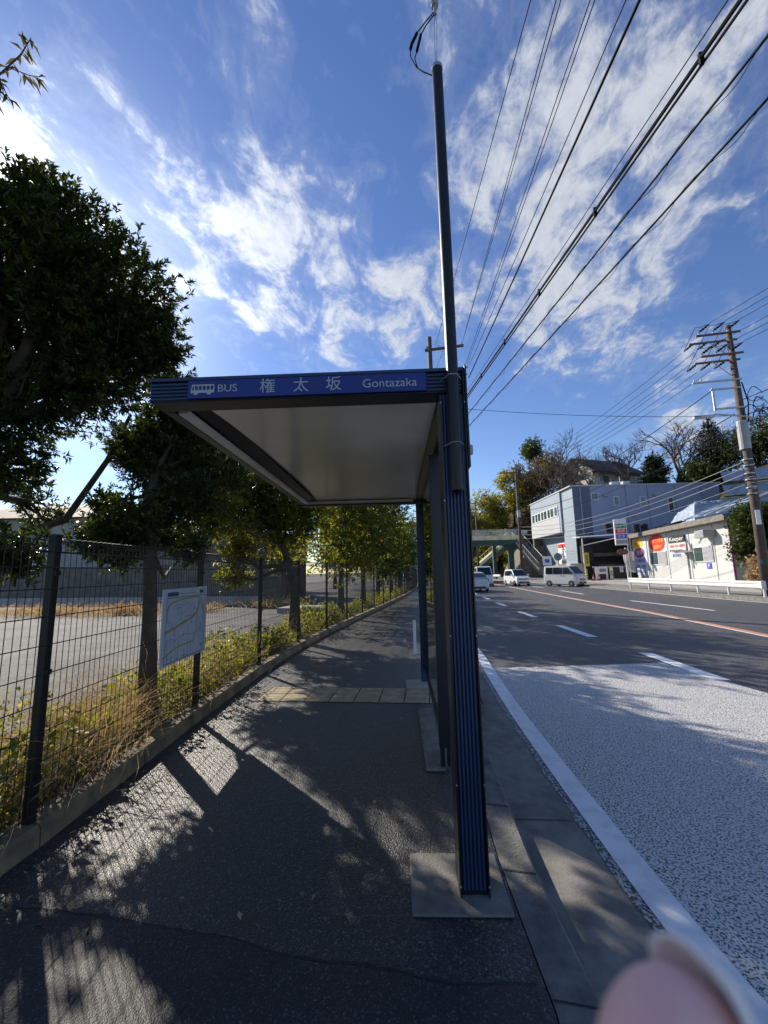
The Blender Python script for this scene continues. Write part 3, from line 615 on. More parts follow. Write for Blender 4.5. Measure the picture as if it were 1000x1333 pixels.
tree('evergreen_tree','tall dark evergreen tree at left edge, its crown against the bright cloud','tree',(-5.3,2.0,.03),T([(0,0,0),(.1,.1,1.0),(.4,.35,2.0),(.9,.7,2.9)]),
 [(-4.0,2.61,4.49,.72),(-3.9,2.98,5.0,.60),(-3.8,3.41,4.7,.72),(-3.6,3.75,4.30,.52),(-4.0,2.97,4.03,.85),(-4.2,2.91,3.23,.62),(-3.8,3.33,3.62,.58),(-4.1,2.81,2.55,.36),(-3.9,2.71,5.1,.36),(-3.52,3.95,4.15,.28),(-3.65,2.65,1.75,.30),(-3.8,3.56,4.15,.62),(-4.9,2.2,4.3,.95),(-4.9,1.6,3.4,.8),(-5.0,3.3,4.2,.9),(-5.4,4.2,2.5,.42)],
 11500,13,.068,.022,'leafA',tr=.15,seed=3,group=G1,shell=.35,holes=.16,twigs=260,
 extra=([(-5.2,2.1,1.2),(-5.05,3.5,1.95),(-4.9,4.1,2.25),(-4.45,4.2,3.0),(-4.25,4.3,3.62)],[.06,.05,.042,.032,.02]))
tree('evergreen_tree','evergreen tree with thick trunk standing just behind the map board','tree',(-3.36,3.86,.03),T([(0,0,0),(-.03,.0,1.0),(-.10,.03,1.8),(-.22,.12,2.3),(-.42,.4,2.8)]),
 [(-4.05,4.0,2.08,.40),(-4.36,4.1,2.45,.20),(-3.88,4.6,2.95,.60),(-3.46,4.9,2.93,.44),(-4.1,4.5,3.13,.42),(-4.0,4.6,3.6,.42),(-3.85,4.9,3.58,.48),(-3.69,4.3,2.08,.36),(-4.21,3.9,1.95,.26),(-4.02,4.1,1.81,.30),(-4.1,4.8,4.15,.42),(-4.6,4.9,3.4,.5),(-3.55,3.75,2.15,.36),(-3.75,3.7,1.95,.28),(-3.3,4.3,2.5,.38),(-3.45,5.4,3.2,.5),(-3.9,5.3,3.9,.55),(-4.8,6.2,2.0,.40),(-5.4,6.8,3.0,.65),(-5.9,7.2,3.7,.65)],
 7400,12,.070,.023,'leafA',tr=.085,seed=8,group=G1,shell=.4,twigs=160,holes=.12)
tree('evergreen_tree','yellow green sunlit tree with forked trunk, third along the fence','tree',(-4.1,9.1,.03),T([(0,0,0),(0,0,.9),(-.15,0,1.7),(-.5,.1,2.6)]),
 [(-5.6,9.0,3.1,1.0),(-5.0,9.5,3.4,1.0),(-5.9,8.5,3.4,.8),(-4.49,9.3,2.65,.8),(-4.2,10.0,3.3,.9),(-5.41,8.8,2.04,.5),(-5.6,9.5,4.3,1.1),(-5.5,8.8,1.5,.42),(-4.7,9.6,1.8,.38),(-4.3,8.8,4.1,.8),(-4.9,7.1,2.75,.65),(-5.6,7.7,3.4,.8),(-6.3,8.2,4.2,.8)],
 6500,9,.11,.036,'leafB',tr=.13,seed=21,group=G1,shell=.3,holes=0)
for i,(x,y,h,r,lab) in enumerate([(-4.5,13.7,6.4,1.9,'round evergreen tree behind the fence, right of the forked tree'),(-4.6,17.0,6.6,1.8,'evergreen tree seen under the far left corner of the shelter roof'),
   (-4.8,20.6,6.2,1.8,'evergreen tree in mid row, crown touching the shelter roof edge'),(-4.9,24.6,5.2,1.7,'dark evergreen tree far along the fence beside the footway'),
   (-5.3,29.5,5.4,1.8,'last but one tree of the fence row, dull green'),(-6.2,35.5,5.2,1.9,'last yellowish tree of the fence row, nearest the patch of sky')]):
    rnd=random.Random(i+50)
    bl=[(x+rnd.uniform(-.9,.6)*r*.8,y+rnd.uniform(-.8,.8)*r*1.1,h*.5+rnd.uniform(-.22,.45)*h,r*rnd.uniform(.5,.8)) for _ in range(9)]+[(x,y,h*.6,r*.75)]
    tree('evergreen_tree',lab,'tree',(x,y,.03),T([(0,0,0),(.03,0,1.0),(0,.05,h*.42),(.1,.1,h*.6)]),bl,3400-250*i,8,.14,.055,'leafB' if i in(0,2,5) else 'leafA',tr=.12,seed=30+i,group=G1,shell=.35,twigs=50,holes=.2)
# tree beside the photographer whose branch tip reaches into the top left corner
tree('evergreen_tree','overhanging twig with long drooping leaves in the upper left corner','tree',(-4.9,-.6,.03),T([(0,0,0),(.05,0,1.5),(.1,.1,3.0)]),
 [(-4.6,-.6,4.6,1.0),(-4.3,-.9,3.9,.8),(-5.3,-.3,4.4,.9),(-4.0,.25,4.5,.55)],1500,8,.10,.03,'leafC',tr=.15,seed=44,group=G1,shell=.4)
tg=[o for o in COL.objects if o.get('label','').startswith('overhanging')][0]
B0=Vector((-4.9,-.6,.03)); b=MB()
main=[Vector(p)-B0 for p in [(-4.0,.25,4.4),(-3.1,1.0,4.3),(-2.46,1.43,4.30),(-2.40,1.49,4.52),(-2.40,1.53,4.70)]]
b.tube(main,[.018,.012,.006,.004,.002],6)
side=[[(-2.43,1.46,4.40),(-2.40,1.55,4.46),(-2.40,1.60,4.52)],[(-2.46,1.43,4.30),(-2.42,1.44,4.24),(-2.40,1.47,4.18)],[(-2.46,1.43,4.30),(-2.42,1.40,4.16),(-2.40,1.39,4.05)]]
for q in side: b.tube([Vector(p)-B0 for p in q],.0025,5)
b.build('twig','bark',tg)
rng=np.random.default_rng(9); P_=[];Dd=[]
for q,nn in [([main[3]+B0,main[4]+B0],14),([main[2]+B0,main[3]+B0],9)]+[([Vector(a) for a in s],11) for s in side]:
    for i in range(nn):
        t_=i/nn*(len(q)-1); k=int(t_); p=q[k].lerp(q[k+1],t_-k); P_.append(p-B0); Dd.append((rng.normal()*.8+.15,rng.normal()*.8+.1,-.35+rng.normal()*.45))
P_=np.array(P_);Dd=np.array(Dd); n=len(P_)
leafmesh('twig_leaves',P_,Dd,np.tile([0,0,1.],(n,1))+rng.normal(size=(n,3))*.3,.075*rng.uniform(.7,1.2,n),.017*rng.uniform(.8,1.3,n),'leafC',tg,.3)
# weeds and dry grass along the verge
rng=np.random.default_rng(4)
def verge(name,label,cat,n,y0,y1,off,hgt,ln,wd,mt,seed,up=.5,pw=1.4):
    rng=np.random.default_rng(seed); y=y0+(y1-y0)*rng.uniform(0,1,n)**pw
    x=np.array([interp(WALL,v) for v in y])-rng.uniform(off[0],off[1],n)
    cl=np.array([max(.12,.55+mnoise.noise(Vector((a*1.3,b_*1.3,seed)))*1.1) for a,b_ in zip(x,y)])
    z=.05+hgt*cl*rng.uniform(0,1,n); d=rng.normal(size=(n,3))*(1-up)+np.array([0,0,up])
    sc=np.where(y>10,1.5,1.0)
    o=leafmesh(name,np.stack([x,y,z],1),d,rng.normal(size=(n,3)),ln*rng.uniform(.5,1.3,n)*sc,wd*rng.uniform(.6,1.3,n)*sc,mt)
    tag(o,label,cat,kind='stuff')
verge('weeds','yellow green leafy weeds growing along the foot of the fence','weeds',34000,-1,34,(.14,1.2),.50,.05,.026,'weed',5)
verge('ground_leaves','low mixed ground cover on the verge soil','ground cover',9000,-1,30,(.14,1.35),.10,.05,.02,'weed',6,up=.2)
def blades(name,label,cat,cx,n,seed,h,mt,w=.010):
    rng=np.random.default_rng(seed); P_=[];Dv=[];U=[];L_=[];Wd=[]
    for _ in range(n):
        c=cx[rng.integers(len(cx))]; a=rng.uniform(0,6.28); r=rng.normal()*c[2]; x=c[0]+math.cos(a)*r; y=c[1]+math.sin(a)*r*c[3]
        lean=rng.normal(size=2)*.28; hh=h*rng.uniform(.4,1.15); p=np.array([x,y,.04]); d=np.array([lean[0],lean[1],1.0])
        for k in range(3):
            P_.append(p.copy()); Dv.append(d.copy()); U.append(np.array([lean[1]+.1,-lean[0],.1])); L_.append(hh/2.6); Wd.append(w*(1-.25*k)); p=p+d/np.linalg.norm(d)*hh/3; d=d+np.array([lean[0]*1.4,lean[1]*1.4,-.25])
    o=leafmesh(name,np.array(P_),np.array(Dv),np.array(U),np.array(L_),np.array(Wd),mt); tag(o,label,cat,kind='stuff')
blades('dry_grass','tall straw coloured dry grass beside the thick tree trunk','dry grass',[(-3.15,3.1,.22,1.8),(-3.1,2.7,.2,2.0),(-3.5,3.3,.3,1.5),(-3.9,4.2,.35,1.8),(-3.5,4.9,.15,3)],800,2,.80,'dry',.007)
blades('dry_grass','reddish dead grass on the far side of the car park','dry grass',[(-14,14.6,1.6,.5),(-17.5,14.2,1.8,.5),(-21,13.3,2.2,.6),(-12,15.8,1.0,.5),(-26,12,2.5,.6),(-9.0,17.8,.8,.5)],5200,3,.55,'dry',.03)
rng=np.random.default_rng(31); n=420; y=.3+17*rng.uniform(0,1,n)**1.6; w_=np.abs(rng.normal(size=n))*.28; w_=np.where(rng.uniform(0,1,n)<.22,rng.uniform(0,2.3,n),w_)
x=np.array([interp(WALL,v) for v in y])+.09+w_; dd=rng.normal(size=(n,3)); dd[:,2]*=.12
tag(leafmesh('fallen_leaves',np.stack([x,y,np.full(n,.012)],1),dd,np.tile([0,0,1.],(n,1))+rng.normal(size=(n,3))*.25,.045*rng.uniform(.5,1.2,n),.02*rng.uniform(.6,1.2,n),'dry',None,.1),'scattered small fallen leaves along the concrete wall','fallen leaves',kind='stuff')
verge('weeds','taller dark green broad leaved weeds between the fence posts','weeds',6000,.5,12,(.14,.7),.62,.075,.04,'leafB',15,up=.35)
blades('dry_grass','straw coloured dry grass clump nearest the first fence post','dry grass',[(-2.95,2.5,.2,2.0),(-3.2,1.9,.25,1.6),(-3.3,2.9,.25,1.5)],520,22,.75,'dry',.008)
blades('dry_grass','thin pale dry stems standing above the weeds','dry grass',[(-3.3,3.0,.3,3.0),(-3.6,5.5,.25,3.5),(-3.9,8,.25,3),(-2.9,1.5,.2,3)],420,12,.85,'dry',.005)
lt=tag(MB().add([(-.04,-.03,0),(.05,-.035,.02),(.045,.04,.004),(-.03,.035,.03),(0,0,.055)],[(0,1,4),(1,2,4),(2,3,4),(3,0,4),(3,2,1,0)]).build('litter','paper'),'crumpled white scrap of paper at the foot of the concrete wall','litter'); lt.location=(-3.08,6.12,.004)
# ------------------------------------------------------------------ behind the car park
h=thing('house','long low grey house with brown hipped roof beyond the car park','house',(-33.5,29.5,0),R_(12))
MB().box(-8,8,-4,4,0,6.2).build('wall','lwall',h)
b=MB(); b.add([(-8.7,-4.7,6.2),(8.7,-4.7,6.2),(8.7,4.7,6.2),(-8.7,4.7,6.2),(-4.5,0,8.0),(4.5,0,8.0)],[(0,1,5,4),(1,2,5),(2,3,4,5),(3,0,4),(3,2,1,0)]); rf=b.build('roof','lroof',h)
b=MB(); b.lathe([(.6,7.2),(.6,8.9),(.45,9.0)],14,(5,1,0)); b.lathe([(.45,7),(.45,9.9)],12,(6.2,1.5,0)); b.each('water_tank','sgrey',h)
for x in (-5.5,-1.5,2.5,6):
    f=MB().box(x-.8,x+.8,-4.05,-3.9,3.5,4.9).build('window','winframe',h); MB().box(x-.7,x+.7,-4.08,-4.051,3.6,4.8).build('pane','bwin',f)
b=MB(); b.box(-46,-10,20.5,21,0,2.2); tag(b.build('retaining_wall','retdark'),'dark grey retaining wall behind the dead grass, below the grey house','wall').rotation_euler=(0,0,0)
tag(MB().box(-46,-10.5,19.2,19.5,.0,.45).build('kerb_wall','slab'),'pale concrete strip along the far edge of the car park','low wall')
h=thing('shed','brown corrugated shed beyond the forked tree','shed',(-15.0,24.5,0),R_(-20))
b=MB(); ribs(b,-2.2,2.2,-2.5,0,4.0,22,.05); b.box(-2.2,2.2,-2.49,4,0,4.0); b.build('wall','rust',h); MB().box(-2.4,2.4,-2.9,4.3,4.01,4.2).build('roof','lroof',h)
tag(MB().box(-7.6,-5.2,15.2,16.6,.02,.22).build('concrete_slab','slab'),'raised pale concrete slab on the car park behind the fence','slab')
for i,(x,y,hh,r,mt,lab) in enumerate([(-13,38,7,3.2,'brown','bare brownish tree behind the corrugated shed'),(-20,36,8,3.6,'leafB','green tree behind the shed roof, left of the bare brownish tree'),(-27,38,7.5,3.4,'leafA','dark tree behind the right end of the grey house'),(-9.5,42,7,3,'leafB','green tree far beyond the car park near the footway'),(-40,34,8,4,'leafA','dark tree behind the left end of the grey house'),(-12,52,8,3.6,'leafA','farthest dark tree beyond the car park')]):
    rnd=random.Random(i); bl=[(x+rnd.uniform(-.6,.6)*r,y+rnd.uniform(-.6,.6)*r,hh*.6+rnd.uniform(-.3,.3)*hh,r*rnd.uniform(.4,.6)) for _ in range(8)]
    tree('background_tree',lab,'tree',(x,y,0),T([(0,0,0),(0,0,hh*.3),(0,0,hh*.6)]),bl,700,6,.3,.14,mt,tr=.18,seed=i+90,group='trees beyond the car park',shell=.3,twigs=20)
h=thing('apartment_building','narrow white building at the far end of the footway','building',(-9.2,62,0),R_(8))
MB().box(-3,1.6,-3,5,0,8).build('wall','shopw',h); MB().box(-3.3,1.9,-3.3,5.3,8,8.5).build('roof','lroof',h)
for z in (2.4,5):
    for x in (-1.6,.2):
        f=MB().box(x-.6,x+.6,-3.06,-2.95,z,z+1.6).build('window','winframe',h); MB().box(x-.5,x+.5,-3.09,-3.061,z+.1,z+1.5).build('pane','bwin',f)
b=MB(); b.box(-.025,.025,-.02,.02,0,.62); o=b.build('marker_post','swht'); o.location=(-1.14,7.9,0); tag(o,'short white marker post on footway beyond the shelter','marker post')
# ------------------------------------------------------------------ utility poles
def insul(b,x,y,z,up=1): b.lathe([(.02,z),(.06,z+.04*up),(.03,z+.09*up),(.055,z+.12*up),(.02,z+.18*up)],8,(x,y,0))
def strain(b,p,d):    # strain insulator string from p along d
    p=Vector(p); d=Vector(d).normalized(); pts=[p+d*k for k in (0,.12,.18,.26,.32,.40,.46,.75)]
    b.tube(pts,[.02,.02,.07,.03,.07,.03,.06,.015],7)
# big pole by the road on the right
pR=(13.45,23.0)
u=thing('utility_pole','big leaning brown concrete utility pole with two double crossarms beyond the guardrail end','utility pole',(pR[0],pR[1],0))
b=MB(); b.tube([(0,0,-.3),(.05,0,5),(.02,0,13.75)],[.215,.19,.125],20); b.build('pole','pole',u,smooth=True)
wd=Vector((-7.5,27,-.1)).normalized()
for z,x0 in ((13.3,-1.55),(13.05,-1.75),(12.15,-1.45),(11.95,-1.6)):
    MB().box(x0,.45,-.2 if z in(13.3,12.15) else .12,-.12 if z in(13.3,12.15) else .2,z-.045,z+.045).build('crossarm','rust',u)
for z in (13.4,12.22):
    b=MB()
    for x in (-1.4,-.75,-.1): insul(b,x,-.16,z-.06)
    b.each('insulator','porcelain',u)
    c=MB()
    for x in (-1.45,-.8,-.15): strain(c,(x,.2,z-.25),(wd.x,wd.y,-.12)); strain(c,(x,-.2,z+.05),(.25,-1,.05))
    c.each('strain_insulator','wire',u)
    c=MB()
    for x in (-1.45,-.8,-.15): c.tube([(x+wd.x*.75,.2+wd.y*.75,z-.33),(x-.12,.2,z+.15),(x-.05,-.1,z+.42),(x,-.5,z+.2),(x+.18,-.95,z+.08)],.015,5)
    c.each('jumper_wire','wire',u,smooth=True)
b=MB(); b.tube([(.0,0,12.0),(-.95,0,13.0)],.02,6); b.tube([(0,0,10.9),(-.9,0,11.9)],.02,6); b.each('brace','steel',u)
b=MB(); b.box(-2.0,.2,-.2,-.12,10.72,10.80); b.box(-1.25,.1,-.2,-.12,10.28,10.36); b.box(-1.1,.2,-.2,-.12,9.25,9.33); b.each('crossarm','steel',u)
b=MB(); b.tube([(-1.15,-.16,9.2),(-1.15,-.16,10.4)],.055,8); b.build('bracket','steel',u)
b=MB(); insul(b,-1.9,-.16,10.8); insul(b,-1.6,-.16,10.8); insul(b,-.55,-.3,8.45,1); insul(b,-1.05,-.3,8.1,1); b.each('insulator','porcelain',u)
b=MB(); b.tube([(-2.1,-.25,8.85),(-1.2,-.22,9.0),(0,-.2,8.8),(1.2,-.2,8.4),(2.4,-.2,7.7),(3.2,-.2,7.0)],.045,8); b.box(-2.2,-1.3,-.35,-.12,8.84,8.98); b.build('lamp_arm','steel',u)
b=MB(); b.lathe([(.235,7.15),(.235,8.55),(.22,8.6)],16); b.build('equipment_band','sgrey',u)
b=MB()
rnd=random.Random(3)
for k in range(9):
    cz=9.0+rnd.uniform(-.6,1.2); cx=.55+rnd.uniform(-.2,.4); rr_=rnd.uniform(.2,.38)
    b.tube([(cx+rr_*math.cos(a),-.2+.1*math.sin(a*2),cz+rr_*math.sin(a)*1.2) for a in [i*6.28/12 for i in range(12)]],.017,4)
b.tube([(.2,-.15,8.5),(.3,-.2,9.5),(.2,-.1,10.6)],.03,5); b.build('cable_coil','wire',u)
b=MB()
for z in (6.6,6.3,5.9,5.6,5.2,4.9): b.lathe([(.215,z),(.215,z+.05)],14)
for z in (5.1,5.25,5.4,5.7): b.tube([(-.19,-.1,z),(.0,-.22,z+.05),(.2,-.1,z)],.02,4)
b.each('strap','steel',u)
MB().box(-.14,.06,-.225,-.205,3.4,4.1).build('notice_plate','swht',u)
MB().lathe([(.216,1.5),(.216,1.75)],16,(.03,0,0)).build('wrap','green',u)
# smaller poles down the road
def pole2(label,x,y,h,arms,r=.16,k=1):
    u=thing('utility_pole',label,'utility pole',(x,y,0),0,'concrete utility poles down the road')
    MB().tube([(0,0,-.2),(0,0,h)],[r*1.2,r*.75],12).build('pole','pole',u,smooth=True)
    for z,a,c in arms:
        MB().box(a,c,-.06,.06,z-.05,z+.05).build('crossarm','rust',u)
        b=MB()
        n=4
        for i in range(n): insul(b,a+.1+(c-a-.2)*i/(n-1),0,z+.05)
        b.each('insulator','porcelain',u)
    return u
u2=pole2('grey concrete utility pole with crossarms to its left, beside the footbridge stairs',5.5,50,13.3,[(12.95,-1.9,.3),(11.95,-1.7,.2)],.17)
b=MB(); b.box(.2,.8,-.25,.25,5.6,6.0); b.lathe([(.22,7.5),(.22,8.3)],12,(.0,-.3,0)); b.each('equipment_box','steel',u2)
pole2('thin utility pole far behind the footbridge, left of the other poles',.9,74,13.6,[(13.3,-1.8,.3),(12.2,-1.8,.3)],.16)
u3=pole2('round topped concrete utility pole rising behind the shelter roof',-1.66,20.2,13.7,[(13.0,-.25,1.75)],.15)
b=MB(); b.box(1.0,1.9,-.05,.05,11.75,11.83); b.box(.9,1.85,.1,.2,11.45,11.53); b.tube([(0,0,11.2),(.7,0,12.9)],.02,5); b.each('lower_arm','steel',u3)
b=MB(); insul(b,1.3,0,11.85); insul(b,1.75,.1,11.85); b.each('insulator','sgrey',u3)
# ------------------------------------------------------------------ overhead wires
def sagwire(p,q,sag=.5,n=24):
    p=Vector(p);q=Vector(q); return [p.lerp(q,i/n)-Vector((0,0,4*sag*(i/n)*(1-i/n))) for i in range(n+1)]
def wire(label,p,q,r,sag=.4,group=None,mt='wire',cat='power line',name='overhead_wire',n=24):
    b=MB(); b.tube(sagwire(p,q,sag,n),r,5); return tag(b.build(name,mt),label,cat,group)
def thru(px,py,z):  # point on the sight line at a height
    d=rt*((px-500)/535)-up*((py-666.5)/535)+fw; t=(z-H)/d.z; return Vector((0,0,H))+d*t
def span(a,z,end,back=1.6):  # wire that passes above pixel a at height z, runs from behind the camera to the pole
    a=thru(*a,z); e=Vector(end); return a+(a-e)*back,e
GW='power lines over the road from behind the camera'
for i,(a,z,end,r,lab) in enumerate([((686,0),12.0,(-1.35,20.2,13.2),.010,'leftmost thin overhead wire right of the mast'),((719,0),12.0,(.03,20.2,13.2),.010,'second thin overhead wire from the mast, left of a close pair'),((725,0),12.0,(.05,20.1,13.2),.010,'third thin overhead wire from the mast, right of a close pair'),
   ((762,0),11.6,(.15,20.2,12.0),.010,'fourth overhead wire from the mast, left wire of a wider pair'),((768,0),11.6,(.22,20.2,11.95),.010,'fifth overhead wire from the mast, right wire of a wider pair'),((807,0),11.3,(.3,20.2,11.85),.011,'thin overhead wire just left of the single thick cable')]):
    p,e=span(a,z,end); wire(lab,p,e,r,.25,GW)
p,e=span((829,0),10.2,(.25,20.2,11.2)); wire('single thick black overhead cable passing left of the bundled cables',p,e,.026,.1,GW,cat='power line')
p,e=span((952,0),7.6,(-1.5,20.6,8.3)); b=MB(); b.tube(sagwire(p,e,.15,40),.026,6); b.tube([v+Vector((.02,0,-.075)) for v in sagwire(p,e,.15,40)],.018,6); b.tube([v+Vector((-.07,0,.05)) for v in sagwire(p,e,.10,40)],.008,5)
for i in range(3,40,2):
    v=sagwire(p,e,.15,40)[i]; b.box(v.x-.022,v.x+.026,v.y-.018,v.y+.018,v.z-.10,v.z+.06)
tag(b.build('cable_bundle','wire'),'thickest bundle of black telephone cables with clamps crossing the sky','cable')
for (a,z,end,lab) in [((1000,22),7.2,(-1.5,20.6,7.6),'black cable wrapped in a loose spiral, right of the thickest bundle'),((1000,105),6.9,(-1.5,20.6,7.2),'spiral wrapped cable farthest right in the sky')]:
    p,e=span(a,z,end,1.4); c=sagwire(p,e,.2,700); b=MB(); b.tube(c[::20],.016,5)
    b.tube([v+Vector((.045*math.cos(i*.30),0,.045*math.sin(i*.30)-.03)) for i,v in enumerate(c)],.0045,3,False); tag(b.build('spiral_cable','wire'),lab,'cable')
# in-line fittings seen beside the shelter post
b=MB(); b.tube([(-1.5,20.6,6.9),(-.9,20.6,7.0),(.1,19.5,7.15)],.02,5); b.lathe([(.05,-.25),(.12,-.2),(.12,.2),(.05,.25)],10,(.15,19.4,7.2)); tag(b.build('cable_joint_box','sgrey'),'small cable splice case hanging beside the shelter post top','cable box')
wire('thin wire crossing the road between the hidden pole and the big right pole',(-1.6,20.2,9.9),(13.4,23,8.9),.012,.25,None)
GR='power lines from the big right pole to the pole by the footbridge'
ends2=[(3.7,50,13.1),(4.4,50,13.1),(5.2,50,13.1),(3.9,50,12.1),(4.5,50,12.1),(5.2,50,12.1)]
k=0
for z in (13.15,12.0):
    for x in (-1.45,-.8,-.15):
        wire(['topmost','second','third','fourth','fifth','lowest'][k]+' high wire of the six strung between the big right pole and the footbridge pole',(pR[0]+x+wd.x*.95,pR[1]+.2+wd.y*.95,z-.1),ends2[k],.013,.9,GR); k+=1
GS='power lines leaving the big right pole towards the right edge'
k=0
for z in (13.45,12.27):
    for x in (-1.45,-.8,-.15):
        wire(['upper row, left','upper row, middle','upper row, right','lower row, left','lower row, middle','lower row, right'][k]+' wire running from the big right pole out of the right edge',(pR[0]+x+.18,pR[1]-.95,z+.08),(pR[0]+x+9,pR[1]-30,z+.4),.013,.8,GS); k+=1
GT='low service cables along the right side of the road'
for i,(z,z2,r,mt,lab) in enumerate([(10.3,9.3,.022,'wire','service cable from the square bracket on the big right pole'),(9.0,8.2,.024,'wire','service cable from the lamp arm height of the big right pole'),(8.3,7.4,.018,'wire','service cable from the small insulators on the big right pole'),(6.5,6.4,.022,'wiregrey','upper pale telephone cable in front of the blue grey building'),(6.2,6.0,.018,'wiregrey','middle pale telephone cable in front of the blue grey building'),(5.9,5.5,.026,'wiregrey','lower pale telephone cable in front of the blue grey building'),(5.4,5.1,.016,'wiregrey','lowest pale telephone cable passing over the open garage')]):
    wire(lab,(pR[0]-(1.15 if z>10 else .25),pR[1],z),(5.6,50,z2),r,.9,GT,mt)
for i,(p,q,lab) in enumerate([((13.6,23,9.7),(23,-10,10.5),'upper cable leaving the big pole coils to the right'),((13.6,23,8.9),(23,-10,9.0),'lower cable leaving the big pole coils to the right'),((13.5,23,6.3),(24,8,6.6),'thick cable from the big pole straps to the right edge')]):
    wire(lab,p,q,.022,.5,'cables leaving the right pole')
for i in range(4):
    wire(['topmost','second','third','lowest'][i]+' wire of the four between the footbridge pole and the thin pole behind it',(4.0+.4*i,50,13.1-.35*i*1.8),(-.6+.4*i,74,13.4-.4*i*1.8),.02,.8,'far power lines over the footbridge')
wire('steep cable from the big pole down to the roof of the white shop',(13.3,23,5.9),(17.6,37,6.1),.02,.3)
# ------------------------------------------------------------------ guardrail
def guardrail(name,label,pts,group,post=2.0,end=True):
    g_=thing(name,label,'guardrail',(0,0,0),0,group)
    prof=[(0,.38),(-.05,.42),(-.05,.48),(0,.52),(0,.57),(-.05,.61),(-.05,.68),(0,.72),(.012,.72),(.012,.38)]
    b=MB()
    for (x0,y0),(x1,y1) in zip(pts,pts[1:]):
        b.add([(x0+u,y0,z+.05) for u,z in prof]+[(x1+u,y1,z+.05) for u,z in prof],[(i,(i+1)%10,10+(i+1)%10,10+i) for i in range(10)]+[tuple(range(10))[::-1],tuple(range(10,20))])
    b.build('beam','railw',g_)
    L=sum(math.dist(a,c) for a,c in zip(pts,pts[1:])); n=int(L/post)
    for i in range(n+1):
        s=i*L/n*.999+.01
        for a,c in zip(pts,pts[1:]):
            d=math.dist(a,c)
            if s<=d: break
            s-=d
        x=a[0]+(c[0]-a[0])*s/d; y=a[1]+(c[1]-a[1])*s/d
        p=MB(); p.tube([(x+.08,y,0),(x+.08,y,.78)],.057,10); p.box(x+.01,x+.05,y-.05,y+.05,.5,.7); p.build('post','railw',g_)
    if end:
        x,y=pts[0]; p=MB(); p.tube([(x-.02,y,.42),(x+.06,y-.12,.42),(x+.16,y-.1,.42)],.012,4); p.box(x-.05,x+.14,y-.06,y-.01,.42,.77); p.build('end_piece','railw',g_)
guardrail('guardrail','long white guardrail with round posts in front of the white shop',[(12.62,21.9),(12.15,25.0),(11.35,28.5),(10.62,32.2)],None)
guardrail('guardrail','short white guardrail behind the silver van, left of it',[(9.35,43.5),(8.75,46.5)],None,1.5)
guardrail('guardrail','low white guardrail far away between the two oncoming cars',[(4.0,67),(2.2,72),(.2,77)],None,2.0)
# ------------------------------------------------------------------ blue grey building
bd=thing('commercial_building','blue grey two storey building with overhanging upper floor, beside the white shop','building',(13.4,58,0),R_(11.3))
HB=12.3
b=MB(); b.box(1.2,19.4,0,15.5,0,HB); b.box(0,1.2,0,3.6,.0,HB); b.build('wall','bblue',bd)
b=MB(); b.box(-.25,1.19,3.61,15.8,6.5,HB-.01); ub=b.build('upper_storey','bwall',bd)
MB().box(-.02,-.003,.02,3.58,.1,HB-.02).build('side_cladding','bwall',bd)
MB().box(-.29,-.253,4.2,15.78,6.52,8.9).build('lower_panel','bpan',ub)
MB().box(-.33,19.6,-.1,.12,HB,HB+.16).build('parapet','bpan',bd); MB().box(-.34,-.0,.13,15.9,HB,HB+.16).build('parapet','bpan',bd)
MB().box(.0,2.3,-.03,-.004,3.0,HB-.01).build('corner_band','bdark',bd)
MB().tube([(1.0,-.08,3),(1.0,-.08,HB-.1)],.05,8).build('drainpipe','bpan',bd)
wf=MB().box(-.33,-.255,4.5,15.3,8.95,10.45).build('window_strip','winframe',ub)
for i in range(8):
    y=4.7+i*1.32; MB().box(-.345,-.331,y,y+(1.0 if i%2 else .85),9.1,10.3).build('pane','bwin',wf)
MB().box(1.16,1.199,3.7,15.4,.0,6.5).build('lower_wall','bwall',bd)
MB().box(-.3,1.19,15.0,15.5,0,6.5).build('end_pier','retdark',bd)
for x,z,w,hh in ((2.9,10.9,.8,.75),(5.7,10.2,.55,1.1),(9.2,10.1,.65,1.1),(12.8,9.5,.55,1.9)):
    f=MB().box(x-w/2-.1,x+w/2+.1,-.06,-.002,z-hh/2-.1,z+hh/2+.1).build('window','winframe',bd); MB().box(x-w/2,x+w/2,-.08,-.061,z-hh/2,z+hh/2).build('pane','bwin',f)
for x,z in ((4.3,11.0),(10.9,10.9),(7.7,8.2)):
    MB().box(x-.35,x+.35,-.3,-.01,z-.12,z+.12).build('vent_hood','sgrey',bd)
for x in (7.0,9.9,13.5,17): MB().tube([(x,-.03,4),(x,-.03,HB-.05)],.025,5).build('panel_joint','bdark',bd)
ac=MB(); ac.box(6.4,7.5,2,2.6,HB+.2,HB+1.0); ac.box(8.0,8.9,2,2.6,HB+.2,HB+1.0); ac.tube([(7.7,2.2,HB),(7.7,2.2,HB+1.7)],.06,6); ac.each('air_conditioner','shopw',bd)
ps=MB().box(1.09,1.155,6.0,8.8,1.9,5.2).build('poster','swht',bd)
b=MB(); b.box(1.07,1.089,6.05,8.75,4.55,5.1); b.build('poster_heading','sredm',ps)
b=MB(); rnd=random.Random(1)
for i in range(9): b.box(1.07,1.089,6.3+rnd.uniform(0,.6),7.2+rnd.uniform(0,1.3),4.2-i*.24,4.28-i*.24)
b.build('poster_text','sgrey',ps); MB().box(1.065,1.089,6.3,7.3,2.0,2.5).build('poster_patch','syel',ps)
b=MB(); b.box(1.08,1.155,4.3,4.8,1.5,5.6); b.box(1.08,1.155,5.1,5.5,1.5,5.6); b.each('slit_window','bwin',bd)
